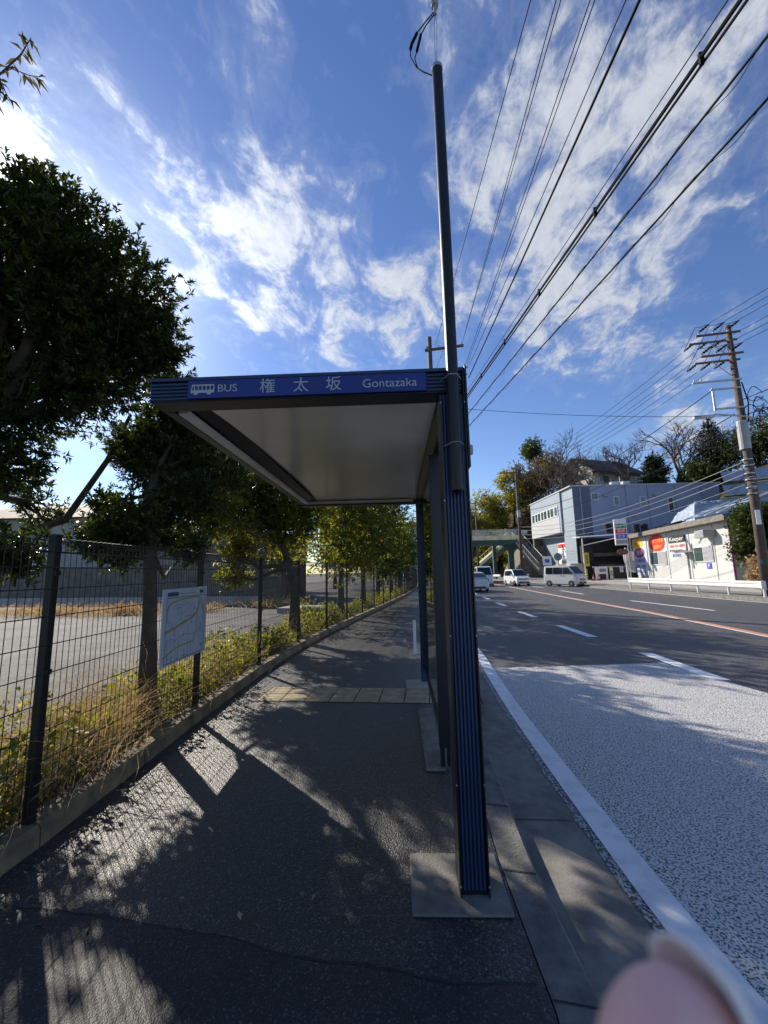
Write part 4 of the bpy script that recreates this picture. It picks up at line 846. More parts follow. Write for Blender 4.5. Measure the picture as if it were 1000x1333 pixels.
tag(MB().box(11.2,12.9,52.5,63.5,0,2.05).build('retaining_wall','retain'),'pale concrete retaining wall at the foot of the blue grey building','wall').rotation_euler=(0,0,0)
b=MB(); b.prism([(0,0),(9,0),(9,5.5),(2,5.0)],'y',0,9); o=b.build('retaining_wall','retdark'); o.location=(6.8,70.6,0); o.rotation_euler=(0,0,R_(11)); tag(o,'dark stone retaining wall under the overhang of the blue grey building','wall')
# ------------------------------------------------------------------ open garage next door
ga=thing('open_garage','open fronted tyre workshop with white lean-to roof beside the blue grey building','garage',(12.9,53.2,0),R_(-3))
b=MB(); b.box(0,5.2,3.6,3.75,0,5.2); b.box(5.2,5.35,0,3.6,0,5.0); b.each('wall','trim',ga)
b=MB(); b.add([(-.4,-.8,5.05),(5.4,-.8,5.25),(5.4,3.9,5.6),(-.4,3.9,5.4),(-.4,-.8,5.15),(5.4,-.8,5.35),(5.4,3.9,5.7),(-.4,3.9,5.5)],[(0,3,2,1),(4,5,6,7),(0,1,5,4),(1,2,6,5),(2,3,7,6),(3,0,4,7)]); b.build('roof','shopw',ga)
b=MB(); b.tube([(-.3,-.9,4.1),(3.8,-1.2,4.95)],.06,6); b.build('awning_bar','swht',ga)
for x in (0,5.1): MB().box(x-.06,x+.06,-.1,.02,0,5.05).build('post','swht',ga)
b=MB(); b.box(.3,5.0,2.8,3.5,.0,2.2); b.box(.3,1.6,2.4,3.5,2.3,4.2); b.each('shelving','trim',ga)
b=MB(); b.box(2.2,5.0,2.75,2.79,1.2,1.9); b.box(1.0,4.8,2.7,2.74,2.9,3.3); b.each('stored_goods','retdark',ga)
b=MB(); b.box(.6,5.1,-1.6,-1.5,.25,1.55); b.build('gate','black',ga)
b=MB(); b.box(.55,5.15,-1.62,-1.48,1.56,1.63); b.box(.55,5.15,-1.62,-1.48,.18,.24); b.each('gate_rail','swht',ga)
def board(name,label,loc,w,h,mt,rz=0,bits=(),post=None,cat='sign',th=.06):
    t=thing(name,label,cat,loc,rz); MB().box(-w/2,w/2,-th/2,th/2,0,h).build('panel',mt,t)
    for bb in bits:
        if len(bb)==5: x0,x1,z0,z1,m_=bb; MB().box(x0,x1,-th/2-.012,-th/2-.002,z0,z1).build('printed_field',m_,t)
        else: s,size,x,z,m_,sx_=bb; text(s,size,m_,t,frame((x,-th/2-.016,z),(1,0,0),(0,0,1)),ext=.003,sx=sx_)
    if post: MB().tube([(post[0],0.05,-loc[2]),(post[0],0.05,h*.9)],post[1],7).build('post','railw',t)
    return t
board('sign_board','white notice board with blue heading leaning on the workshop gate',(14.15,51.2,.1),1.3,1.45,'swht',0,[(-.2,.5,.9,1.3,'sgrey'),(-.25,.45,.05,.7,'sblk'),('案内',.26,.13,1.1,'sblu',1.2)])
board('banner','pale yellow upright banner beside the white notice board at the gate',(15.15,51.1,.1),.36,1.45,'syel',0,[(-.13,.13,.1,1.35,'swht'),('車\n検',.3,0,.75,'sblk',1)])
board('notice','small white notice hanging on the dark workshop gate',(16.3,51.35,.95),.35,.65,'swht',0,[('受\n付',.2,0,.33,'sgrey',1)])
board('sign_board','narrow yellow upright sign with black lettering at the corner of the garage',(12.55,50.3,1.7),.42,1.5,'syel',0,[('駐\n車\n場',.36,0,.75,'sblk',1)],post=(-.28,.05))
# price tower
t=thing('price_sign','tall white price sign tower with green, red and blue fields in front of the workshop','sign',(16.0,49.5,0),R_(-4))
b=MB(); b.box(-.62,.62,-.14,.14,3.9,6.75); b.build('panel','swht',t,bevel=.03)
for m_,z,s in (('sgrn',5.75,'タイヤ'),('sredm',5.18,'車検'),('sblu',4.61,'板金')):
    MB().box(-.5,.55,-.16,-.145,z,z+.48).build('printed_field',m_,t); text(s,.38,'swht',t,frame((.02,-.165,z+.24),(1,0,0),(0,0,1)),ext=.004)
MB().box(-.5,.55,-.16,-.145,4.05,4.45).build('printed_field','sgrey',t)
b=MB(); b.tube([(.3,.0,0),(.3,0,3.6)],.09,8); b.tube([(.62,.2,0),(.62,.2,5.7)],.05,6); b.build('post','railw',t)
b=MB(); b.tube([(.05,-.05,3.3),(.1,-.05,2.2),(.45,-.05,1.25),(.95,-.05,.95)],.07,8); b.build('curved_tube','swht',t,smooth=True)
o=thing('round_sign','brown oval board seen edge on below the price tower','sign',(15.9,49.2,3.15)); b=MB(); b.prism([(.55*math.cos(a),.33*math.sin(a)) for a in [i*math.pi/10 for i in range(20)]],'y',-.04,.04); b.build('disc','rust',o)
board('banner','mottled white and grey banner below the price tower, left of the white shop',(17.0,50.6,.9),1.1,2.4,'sgrey',0,[(-.5,.45,1.3,2.3,'swht'),('整\n備',.55,0,1.75,'spur',1),(-.5,.45,.1,1.1,'bpan')])
# tyre stacks on the roof
def tyre(b,cx,cy,z,r=.38): b.lathe([(r*.6,z),(r,z+.03),(r,z+.19),(r*.6,z+.22)],14,(cx,cy,0))
for j,(cx,cy,z0,n,lab) in enumerate([(16.1,54.0,5.6,5,'stack of black tyres on the lean-to roof, left stack'),(16.9,54.0,5.6,5,'stack of black tyres on the lean-to roof, right stack'),(18.7,52.6,5.5,4,'stack of black tyres behind the price tower, on the shop roof corner'),(19.5,52.4,5.5,4,'rightmost stack of black tyres on the shop roof corner')]):
    for k in range(n):
        b=MB(); tyre(b,0,0,0); o=b.build('tyre','tyre'); o.location=(cx+.03*math.sin(k*2),cy,z0+k*.23)
        tag(o,['bottom','second','third','fourth','top'][k if k<n-1 else 4]+' tyre in the '+['left lean-to roof','right lean-to roof','shop roof corner left','shop roof corner right'][j]+' stack','tyre','stacked tyres on the workshop roofs')
# ------------------------------------------------------------------ white shop
sp=thing('shop','single storey white shop with painted signs, brown eave and solar panels','shop',(18.35,34.5,.3),R_(.5))
b=MB(); b.box(0,9,0,18.4,-.3,4.4); b.build('wall','shopw',sp)
b=MB(); b.box(-.7,9.4,-.9,18.6,4.42,4.85); b.build('eave','shopr',sp)
b=MB(); b.add([(-.6,-.8,4.86),(-.6,18.5,4.86),(9.3,18.5,5.6),(9.3,-.8,5.6)],[(0,3,2,1)]); b.add([(-.6,-.8,4.86),(9.3,-.8,5.6),(9.3,-.8,4.86)],[(0,1,2)]); b.build('roof','sgrey',sp)
for y in (2.05,5.7,9.76,14.4): MB().box(-.03,-.004,y-.035,y+.035,.01,4.4).build('wall_batten','sgrey',sp)
MB().box(-.035,-.003,0,18.3,-.3,.0).build('plinth','shopr',sp)
MB().box(-.06,.06,-.06,-.003,-.3,4.4).build('corner_trim','spur',sp)
for y0,y1,z0,z1 in ((2.3,5.0,1.5,2.75),(10.1,13.7,1.36,2.7)):
    f=MB().box(-.08,-.004,y0,y1,z0,z1).build('window','winframe',sp)
    mid=(y0+y1)/2; MB().box(-.1,-.081,y0+.08,mid-.05,z0+.08,z1-.08).build('pane','sgrey',f); MB().box(-.1,-.081,mid+.05,y1-.08,z0+.08,z1-.08).build('pane','bwin',f)
def ellipse(par,y,z,ry,rz,mt,name,x=-.03): 
    return MB().prism([(y+ry*math.cos(a),z+rz*math.sin(a)) for a in [i*math.pi/16 for i in range(32)]],'x',x-.02,x).build(name,mt,par)
# signs read from the road: local x of lettering runs towards -y
def wt(s,size,y,z,mt,sx=1,tilt=0,x=-.06): 
    return text(s,size,mt,sp,frame((x,y,z),(0,-math.cos(tilt),math.sin(tilt)),(0,math.sin(tilt),math.cos(tilt))),ext=.004,sx=sx)
ellipse(sp,12.0,3.55,1.75,.85,'sredm','oval_sign'); wt('リサイクル部品',.46,12.0,3.72,'syel',1.02,.06); wt('取扱い',.44,11.7,3.15,'syel',1.35,.06)
MB().box(-.045,-.02,14.5,18.2,.35,4.35).build('painted_panel','mapw',sp)
ellipse(sp,16.7,3.75,1.4,.58,'syel','oval_sign',-.05); ellipse(sp,16.4,2.75,1.35,.56,'spur','oval_sign',-.05)
wt('板金',.5,16.7,3.75,'sredm',1.6,0,-.08); wt('塗装',.5,16.4,2.75,'swht',1.6,0,-.08)
wt('自動車',.55,16.4,1.85,'sblu',1.6,0,-.06); wt('修理・車検',.42,16.4,1.25,'sblu',1.3,0,-.06); wt('保険・買取',.42,16.4,.70,'sblu',1.2,0,-.06)
MB().box(-.05,-.004,6.3,9.4,3.35,3.95).build('name_panel','sblk',sp); wt('Keeper',.55,7.85,3.66,'swht',1.6,0,-.06)
wt('045-731-6804',.32,7.85,3.02,'sredm',1.5,0,-.02); wt('タイヤ・オイル',.32,8.2,2.58,'sblu',1.1,0,-.02); wt('即日取付',.34,8.1,2.15,'sblu',1.2,0,-.02)
MB().box(-.04,-.004,2.75,3.4,.95,1.42).build('parking_sign','sblu',sp); wt('P',.42,3.07,1.18,'swht',1.2,0,-.055)
b=MB(); b.box(-.9,-.02,1.6,2.9,3.35,3.95); b.build('vent_hood','sgrey',sp,bevel=.05); b=MB(); b.tube([(-.5,2.6,3.4),(-.6,3.0,3.0)],.08,6); b.build('camera_arm','swht',sp)
# sun shades over the windows, side projecting sign
b=MB(); b.add([(-.02,7.2,2.7),(-1.1,7.0,2.6),(-1.1,5.7,2.3),(-.02,5.3,2.4)],[(0,1,2,3),(3,2,1,0)]); b.box(-.06,-.021,6.1,6.25,1.1,3.0); b.box(-.06,-.021,5.35,5.5,1.0,3.1); b.build('bracket_sign','sgrey',sp)
for i in range(4):
    a=MB(); y=-.5+i*1.7; a.X=Matrix.Translation((1.4,y+.2,5.75))@Matrix.Rotation(R_(-24),4,'Y')
    a.box(-1.4,1.6,0,1.5,0,.05); o=a.build('solar_panel','solar',sp); c=MB(); c.X=a.X; c.box(-1.42,1.62,-.04,0,-.02,.07); c.box(-1.42,1.62,1.5,1.54,-.02,.07); c.box(.08,.12,0,1.5,.051,.06); c.build('panel_frame','swht',o)
# covered heap on the roof
gb=MB(); rnd=random.Random(7); n=18; vs=[]; 
for i in range(n):
    for j in range(n):
        u_=i/(n-1)*2-1; v_=j/(n-1)*2-1; hgt=max(0,(1-max(abs(u_),abs(v_))**5))*(1.9-.5*v_+.2*mnoise.noise(Vector((u_*2.5,v_*2.5,1))))+.12*mnoise.noise(Vector((u_*7,v_*7,3)))
        vs.append((3.4+u_*1.9,10.3+v_*2.6,5.1+hgt))
gb.add(vs,[(i*n+j,(i+1)*n+j,(i+1)*n+j+1,i*n+j+1) for i in range(n-1) for j in range(n-1)])
o=gb.build('tarpaulin','tarp'); o.location=(18.35,34.5,.3); tag(o,'heap under crumpled blue grey tarpaulin on the shop roof','tarpaulin')
b=MB(); rnd=random.Random(9)
for i in range(9):
    y=13.8-i*.75; z=5.0+rnd.uniform(0,.15); b.X=Matrix.Translation((.2,y,z))@Matrix.Rotation(rnd.uniform(-.3,.3),4,'Z')@Matrix.Rotation(R_(-18),4,'Y'); b.box(-.5,.6,-.35,.35,0,.1)
b.X=None; o=b.build('scrap_sheets','trim'); o.location=(18.35,34.5,.3); tag(o,'row of loose dark sheets lying along the shop eave','scrap sheets',kind='stuff')
# yard to the right of the shop
b=MB(); b.box(0,7,0,.25,0,2.6); o=b.build('yard_wall','retdark'); o.location=(19,32.6,.2); tag(o,'dark yard wall just right of the white shop','wall')
# cones
def cone(label,x,y):
    t=thing('traffic_cone',label,'traffic cone',(x,y,.12),0,'red traffic cones by the garage'); MB().box(-.2,.2,-.2,.2,0,.04).build('base','conered',t); MB().lathe([(.15,.04),(.03,.7)],14).build('cone','conered',t); MB().lathe([(.118,.25),(.09,.40)],14).build('reflective_band','swht',t)
cone('left traffic cone of the pair at the garage corner',12.75,49.3); cone('right traffic cone of the pair at the garage corner',13.25,49.0)
t=thing('striped_post','yellow black striped post beside the traffic cones','post',(12.2,49.6,.1)); MB().tube([(0,0,0),(0,0,1.3)],.11,10).build('post','syel',t)
b=MB(); [b.lathe([(.113,z),(.113,z+.12)],10) for z in (.2,.5,.8,1.1)]; b.each('band','sblk',t)
t=thing('traffic_mirror','round convex traffic mirror on orange pole beside the van','traffic mirror',(8.9,47.2,.05)); MB().tube([(0,0,0),(0,0,2.9)],.045,8).build('post','lampo',t)
MB().prism([(.42*math.cos(a),2.7+.42*math.sin(a)) for a in [i*math.pi/12 for i in range(24)]],'y',-.06,.03).build('hood','sgrey',t); MB().prism([(.36*math.cos(a),2.7+.36*math.sin(a)) for a in [i*math.pi/12 for i in range(24)]],'y',-.075,-.061).build('mirror','solar',t)
board('notice','small white square sign with blue mark on the dark wall behind the van',(9.9,60,2.0),1.1,1.2,'swht',0,[(-.3,.3,.3,.8,'sblu')])
board('notice','pale upright notice on the dark wall, right of the blue marked sign',(11.0,55,1.0),1.4,1.0,'retain',0,[])
# ------------------------------------------------------------------ footbridge
fb=thing('footbridge','green and cream pedestrian footbridge crossing the road','footbridge',(0,67.6,0),R_(9))
MB().box(-16,7.4,-.9,1.2,5.35,6.15).build('girder','green',fb); MB().box(-16,7.5,-1.0,1.3,6.16,6.85).build('deck_edge','cream',fb)
b=MB()
for y in (-.95,1.25):
    b.box(-16,7.5,y-.03,y+.03,7.75,7.82)
    for i in range(157): b.box(-16+i*.15,-16+i*.15+.03,y-.015,y+.015,6.86,7.75)
b.build('railing','steel',fb)
for x in (6.0,3.9): MB().box(x-.42 if x>5 else x-.25,x+.42 if x>5 else x+.25,-.4+(2.4 if x<5 else 0),.4+(2.4 if x<5 else 0),0,5.34).build('pillar','green',fb)
MB().box(4.9,7.0,-.5,.6,4.8,5.34).build('bracket','green',fb)
def stairs(name,x0,y0,x1,y1,z0,z1,w=1.4):
    d=Vector((x1-x0,y1-y0,0)); n_=Vector((-d.y,d.x,0)).normalized()*w/2; b=MB()
    a=Vector((x0,y0,z0)); c=Vector((x1,y1,z1)); dz=Vector((0,0,-.55))
    b.add([a-n_,a+n_,c+n_,c-n_,a-n_+dz,a+n_+dz,c+n_+dz,c-n_+dz],[(0,1,2,3),(4,7,6,5),(0,4,5,1),(1,5,6,2),(2,6,7,3),(3,7,4,0)]); o=b.build(name,'green' if x0<5 else 'retdark',fb)
    for s in (-1,1):
        c2=MB(); p0=a+n_*s*1.02; p1=c+n_*s*1.02; e=Vector((0,0,1.1))
        c2.add([p0,p1,p1+Vector((0,0,.35)),p0+Vector((0,0,.35))],[(0,1,2,3)]); c2.add([p0+n_*s*.04,p1+n_*s*.04,p1+n_*s*.04+Vector((0,0,.35)),p0+n_*s*.04+Vector((0,0,.35))],[(0,1,2,3)])
        c2.tube([p0+e,p1+e],.04,5); [c2.tube([p0.lerp(p1,t/14)+Vector((0,0,.3)),p0.lerp(p1,t/14)+e],.018,4) for t in range(15)]; c2.build('stair_rail','cream' if s<0 else 'steel',o)
stairs('stairs',3.2,9.5,6.4,.6,2.6,6.3); stairs('stairs',7.2,.5,8.6,-7.5,6.3,1.2)
# retaining wall beyond the bridge
tag(MB().box(-3,9,92,92.5,0,2.2).build('retaining_wall','retain'),'pale retaining wall across the bend, seen under the footbridge','wall')
# ------------------------------------------------------------------ hill
def hillz(x,y):
    a=(y-74)*1.0+(x-14)*.8; c=(x-21)*.8-(64-y)*.28 if x>20 else -5
    v=max(a,c); v=max(0,min(v,15.5)); return v*(1+.05*mnoise.noise(Vector((x*.1,y*.1,0))))
b=MB(); nx,ny=60,44; vs=[(-30+i*3.2,38+j*3.2,hillz(-30+i*3.2,38+j*3.2)-.18) for j in range(ny) for i in range(nx)]
fs=[]
for j in range(ny-1):
    for i in range(nx-1):
        q=(j*nx+i,j*nx+i+1,(j+1)*nx+i+1,(j+1)*nx+i)
        if max(vs[k][2] for k in q)>-.1: fs.append(q)
struct(b.add(vs,fs).build('hill','hill',smooth=True))
def crowntree(name,label,x,y,h,r,mt,n,ln,seed,group,cat='tree',zb=None,flat=1.0,nb=9):
    z=hillz(x,y)-.2 if zb is None else zb; rnd=random.Random(seed)
    bl=[(x+rnd.uniform(-.62,.62)*r,y+rnd.uniform(-.6,.6)*r,z+h*.58+rnd.uniform(-.36,.3)*h,r*rnd.uniform(.35,.6),flat) for _ in range(nb)]
    return tree(name,label,cat,(x,y,z),T([(0,0,0),(0,0,h*.3),(.1,0,h*.62)]),bl,n,6,ln,ln*.45,mt,tr=.22,seed=seed,group=group,shell=.25,twigs=0)
GB='bamboo and shrubs on the slope behind the footbridge'
for i,(x,y,h,r,mt,lab) in enumerate([(1.5,89,11.5,3.8,'bamboo','leftmost yellow green bamboo clump above the footbridge'),(5.0,87,13,4.2,'bamboo','tall yellow green bamboo clump left of the footbridge pole'),(8.8,88,13,4,'bamboo','tallest bamboo clump directly behind the footbridge pole'),(12.5,88,12.5,4.2,'brown','brown leafless thicket behind the footbridge pole, on the slope'),
   (15.5,86,11,4,'brown','brown thicket just above the roof edge of the blue grey building'),(10.5,82,8,3,'brown','low brown thicket left of the overhanging floor'),(-1.5,92,11,4.2,'bamboo','far bamboo clump at the left end of the slope'),(-9,98,9,4,'leafB','farthest dark green clump left of the slope'),(4.5,83,8,3.4,'bamboo','low green bamboo right behind the footbridge deck'),(8.0,80,5.5,2.6,'bamboo','low green clump under the footbridge stairs'),(1.0,84,3.6,2.6,'weed','pale shrubs under the footbridge deck'),(13,92,15,4,'leafA','dark evergreen among the brown thicket'),(-2.5,82,3.5,2.2,'weed','pale shrubs left under the footbridge deck')]):
    crowntree('bamboo_clump' if mt=='bamboo' else 'shrub_thicket',lab,x,y,h,r*1.12,mt,2000,.42,200+i,GB,nb=12)
def bare(label,x,y,h,seed,spread=.55,zb=None,group='bare winter trees on the hill',name='bare_tree'):
    z=(hillz(x,y)-.2) if zb is None else zb; rnd=random.Random(seed); t=thing(name,label,'tree',(x,y,z),0,group); b=MB()
    tw=MB()
    def grow(p,d,l,r,lv):
        q=p+d*l; m_=(p+q)/2+Vector([rnd.gauss(0,.06)*l for _ in range(3)])
        (b if lv<3 else tw).tube([p,m_,q],[r,r*.85,r*.68],7 if lv<2 else 4 if lv<4 else 3,False)
        if lv>=6: return
        for k in range(3 if lv<4 else 3):
            nd=(d+Vector((rnd.gauss(0,spread),rnd.gauss(0,spread),rnd.gauss(.08,spread*.55)))).normalized()
            s=p.lerp(q,rnd.uniform(.55,1)) if k else q
            grow(s,nd,l*rnd.uniform(.62,.86),r*.62,lv+1)
    grow(Vector((0,0,0)),Vector((0,0,1)),h*.24,h*.020,0)
    b.build('trunk','barkd',t); tw.build('twigs','barkd',t); return t
bare('largest bare winter tree standing behind the blue grey building roof edge',15.8,76.5,21,4,zb=9)
bare('bare tree between the largest bare tree and the gabled house',20.5,77,17,6,zb=9)
bare('bare tree in front of the dark roof of the gabled house',26.5,76,16,12,zb=12)
bare('wide bare tree left of the dark conifer on the hill',34.0,75,19,17,zb=12)
bare('bare tree right of the dark conifer on the hill',43.5,72,19,23,zb=12)
bare('small bare tree near the big pole on the hilltop',50,66,16,29,zb=12)
# gabled house on the hill
hz=hillz(24,84)
h=thing('house','gabled house with dark brown roof on top of the hill','house',(24.3,85,13.2),R_(30))
b=MB(); b.prism([(-4.4,0),(4.4,0),(4.4,6.0),(0,8.8),(-4.4,6.0)],'x',-5.2,6.0); b.build('wall','hwall',h)
b=MB()
for s in (-1,1): b.add([(-5.9,s*5.2,5.5),(6.8,s*5.2,5.5),(6.0,0,9.1),(-5.9,0,9.1),(-5.9,s*5.2,5.2),(6.8,s*5.2,5.2),(6.0,0,8.8),(-5.9,0,8.8)],[(0,1,2,3),(4,7,6,5),(0,4,5,1),(0,3,7,4),(1,5,6,2)])
b.build('roof','hroof',h)
for x,z in ((-2.5,3.4),(1.5,3.4),(5,3.4)):
    f=MB().box(x-.8,x+.8,-4.48,-4.35,z,z+1.5).build('window','winframe',h); MB().box(x-.7,x+.7,-4.51,-4.481,z+.1,z+1.4).build('pane','bwin',f)
f=MB().box(-5.3,-5.21,-.8,.8,3.6,5.0).build('window','winframe',h); MB().box(-5.33,-5.301,-.7,.7,3.7,4.9).build('pane','bwin',f)
b=MB(); b.box(-6.6,-5.25,-4.5,3,2.9,3.1); b.box(-6.6,-6.5,-4.5,3,3.1,4.0); b.build('balcony','hwall',h)
h=thing('house','small pale house low on the slope left of the gabled house','house',(20,88,12),0); MB().box(-2,2.2,-2,2,0,4.6).build('wall','hwall',h); b=MB(); b.add([(-2.8,-2.8,4.6),(3,-2.8,4.6),(3,2.8,4.6),(-2.8,2.8,4.6),(0,0,5.9)],[(0,1,4),(1,2,4),(2,3,4),(3,0,4),(3,2,1,0)]); b.build('roof','hroof',h)
GC='dark evergreens on the hill right of the house'
def conifer(label,x,y,h,r,seed,zb=None):
    z=hillz(x,y)-.2 if zb is None else zb; bl=[(x,y,z+h*(.16+.78*i/7),r*(1-.82*i/7),.5) for i in range(8)]
    return tree('conifer',label,'tree',(x,y,z),T([(0,0,0),(0,0,h*.5),(0,0,h*.98)]),bl,1500,6,.42,.16,'conifer',tr=.2,seed=seed,group=GC,shell=.3,twigs=0,droop=.3)
conifer('broad dark conifer on the hill between two bare trees',38.5,74,10.5,4.4,61)
conifer('pine at the right edge behind the big pole',41.5,56,12,3.2,62,10.5)
crowntree('round_tree','dense dark round tree right of the gabled house',30.5,74,6.5,3.2,'conifer',1500,.4,71,GC,nb=12)
crowntree('round_tree','dark round bush directly below the gabled house wall',22.5,76,4.6,3.0,'conifer',1200,.4,72,GC,nb=12)
crowntree('round_tree','dark bush along the roof line under the conifer',35,70,4.5,4.0,'leafA',1300,.4,73,GC,nb=12)
crowntree('round_tree','dark bush below the bare tree right of the conifer',42,67,5,4.5,'leafA',1300,.4,74,GC,nb=12)
crowntree('round_tree','dark bush on the hilltop near the big pole',48,62,5,4.5,'conifer',1300,.4,75,GC,nb=12)
crowntree('shrub_thicket','brownish green hedge tree between the shop and the big pole',18.5,31.2,5.2,2.0,'leafA',2600,.22,80,None,zb=.2,nb=12)
crowntree('shrub_thicket','dry yellowish shrub at the foot of the big right pole',16.3,27.5,1.7,1.2,'dry',900,.2,81,None,zb=.1,nb=8)
crowntree('round_tree','green leafy tree behind the big pole at the right edge',24.5,29.5,6.2,2.2,'leafA',1500,.22,82,None,zb=.2,nb=10)
# slope facing with pale covering
b=MB(); 
for i in range(3): b.add([(30,56+0,8.2+i*1.6),(46,50,8.2+i*1.6),(46,50.5,9.5+i*1.6),(30,56.5,9.5+i*1.6)],[(0,1,2,3)])
o=tag(b.build('retaining_wall','tarp'),'terraced slope facing with pale blue grey covering right of the blue grey building','wall'); 
b=MB(); 
for i in range(3): b.add([(30,56.6,8.0+i*1.6),(46,50.6,8.0+i*1.6),(46,50.0,8.1+i*1.6),(30,56.0,8.1+i*1.6),(30,57.5,7.9+i*1.6),(46,51.5,7.9+i*1.6)],[(0,1,2,3)])
b.box(30.3,46,57,58,0,8.4); o=tag(b.build('slope_wall','retdark'),'dark terrace wall behind the pale slope covering','wall')
# guard fence posts on the hilltop
for i,(x,y,lab) in enumerate([(41,67,'left tall thin post of the hilltop sports net'),(45,66,'right tall thin post of the hilltop sports net')]):
    b=MB(); b.tube([(0,0,0),(0,0,8.5)],.09,6); o=b.build('net_post','rust'); o.location=(x,y,13); tag(o,lab,'post')
# ------------------------------------------------------------------ vehicles
def wheel(par,x,y,r=.27,side=1,w=.15):
    t=MB(); t.X=Matrix.Translation((x,y,r))@Matrix.Rotation(R_(90),4,'X'); t.lathe([(r*.62,-w/2),(r*.94,-w/2),(r,-w/2+.02),(r,w/2-.02),(r*.94,w/2),(r*.62,w/2)],20); o=t.build('wheel','tyre',par)
    q=MB(); q.X=t.X; q.lathe([(r*.60,-w/2+.01),(r*.60,w/2-.01)],16)
    for k in range(5):
        a=k*6.283/5
        for s in (-1,1): q.add([(.03*math.cos(a+1.57),.03*math.sin(a+1.57),s*(w/2+.004)),(-.03*math.cos(a+1.57),-.03*math.sin(a+1.57),s*(w/2+.004)),(r*.58*math.cos(a-.12),r*.58*math.sin(a-.12),s*(w/2+.004)),(r*.58*math.cos(a+.12),r*.58*math.sin(a+.12),s*(w/2+.004))],[(0,1,2,3)])
    q.build('rim','rim',o)
def loft(name,secs,mt,par,bevel=.03):  # secs: (x, z0, z1, halfwidth bottom, halfwidth top)
    b=MB(); vs=[]
    for x,z0,z1,w0,w1 in secs:
        wm=(w0+w1)/2 if name=='cabin' else w0
        vs+=[(x,-w0,z0),(x,-wm,z0+(z1-z0)*.5),(x,-w1,z1),(x,w1,z1),(x,wm,z0+(z1-z0)*.5),(x,w0,z0)]
    n=len(secs); fs=[(i*6+j,i*6+(j+1)%6,(i+1)*6+(j+1)%6,(i+1)*6+j) for i in range(n-1) for j in range(6)]+[tuple(range(6))[::-1],tuple((n-1)*6+j for j in range(6))]
    return b.add(vs,fs).build(name,mt,par,bevel=bevel)
def vehicle(name,label,cat,loc,rz,spec):
    L,Wd,Hh=spec['size']; hw=Wd/2; t=thing(name,label,cat,loc,rz,spec.get('group')); mt=spec['mt']
    loft('body',[(x,z0,z1,hw*a,hw*c) for x,z0,z1,a,c in spec['body']],mt,t,.04)
    loft('cabin',[(x,z0,z1,hw*a,hw*c) for x,z0,z1,a,c in spec['cabin']],mt,t,.04)
    for (nm,pts) in spec['glass']:
        for s in ((-1,1) if nm=='side_window' else (0,)):
            b=MB(); q=[(x,y*hw if s==0 else s*(y*hw+.015),z) for x,y,z in pts]; b.add(q,[tuple(range(len(q)))]); c=Vector(q[1])-Vector(q[0]); e=Vector(q[2])-Vector(q[0]); nn=c.cross(e).normalized()*.02
            b.add([Vector(v)+nn for v in q]+[Vector(v)-nn for v in q],[tuple(range(len(q))),tuple(range(len(q),2*len(q)))[::-1]]+[(i,(i+1)%len(q),len(q)+(i+1)%len(q),len(q)+i) for i in range(len(q))]); b.v=b.v; b.build(nm,'glass',t)
    for x in spec['wheels']:
        for s in (-1,1): wheel(t,x,s*(hw-.045),spec.get('wr',.28))
    for nm,m_,bx in spec['bits']: MB().box(*bx).build(nm,m_,t,bevel=.012)
    return t
def kei(group=None,mt='carsilver',Hh=1.88,short=0):   # cab-forward kei van, front towards +x
    return dict(size=(3.4,1.48,Hh),mt=mt,wr=.28,group=group,body=[(-1.68,.42,1.0,.96,.96),(-1.6,.22,1.08,1,.99),(1.35,.22,1.08,1,.98),(1.66,.24,1.0,.95,.93),(1.72,.40,.80,.86,.86)],
     cabin=[(-1.66,1.0,Hh-.12,.97,.80),(-1.55,1.0,Hh-.02,.98,.84),(.55,1.0,Hh,.98,.84),(.85,1.0,Hh-.06,.98,.82),(1.52,1.0,1.06,.95,.92)],
     glass=[('windscreen',[(1.47,-.82,1.13),(.93,-.72,Hh-.12),(.93,.72,Hh-.12),(1.47,.82,1.13)]),('side_window',[(1.25,.965,1.13),(.80,.865,Hh-.18),(.38,.865,Hh-.18),(.38,.965,1.13)]),
       ('side_window',[(.28,.97,1.13),(.28,.868,Hh-.18),(-.62,.868,Hh-.18),(-.62,.97,1.13)]),('side_window',[(-.72,.97,1.13),(-.72,.868,Hh-.18),(-1.42,.865,Hh-.18),(-1.42,.965,1.13)]),
       ('rear_window',[(-1.69,-.75,1.15),(-1.67,-.68,Hh-.25),(-1.67,.68,Hh-.25),(-1.69,.75,1.15)])],
     wheels=(1.12,-1.12),bits=[('headlight','lampw',(1.64,1.70,-.68,-.46,.72,.92)),('headlight','lampw',(1.64,1.70,.46,.68,.72,.92)),('grille','trim',(1.70,1.745,-.36,.36,.60,.70)),('bumper_grille','trim',(1.70,1.74,-.42,.42,.32,.44)),('number_plate','plate_y',(1.735,1.76,-.17,.17,.36,.50)),
       ('mirror','trim',(1.15,1.28,-.90,-.74,1.12,1.32)),('mirror','trim',(1.15,1.28,.74,.90,1.12,1.32)),('door_handle','trim',(.10,.24,-.755,-.738,.95,1.0)),('door_handle','trim',(.40,.54,-.755,-.738,.95,1.0)),('door_handle','trim',(.10,.24,.738,.755,.95,1.0)),('side_sill','trim',(-.8,.8,-.735,.735,.16,.22)),('tail_lamp','lampr',(-1.72,-1.66,-.70,-.56,.8,1.2)),('tail_lamp','lampr',(-1.72,-1.66,.56,.70,.8,1.2))])
vehicle('minivan','small silver white van pulling off the road towards the garage','van',(8.05,40.4,ZR),R_(-46),kei())
sp_=kei(mt='carw'); sp_['size']=(3.9,1.7,1.95); sp_['bits']=[b_ for b_ in sp_['bits']]
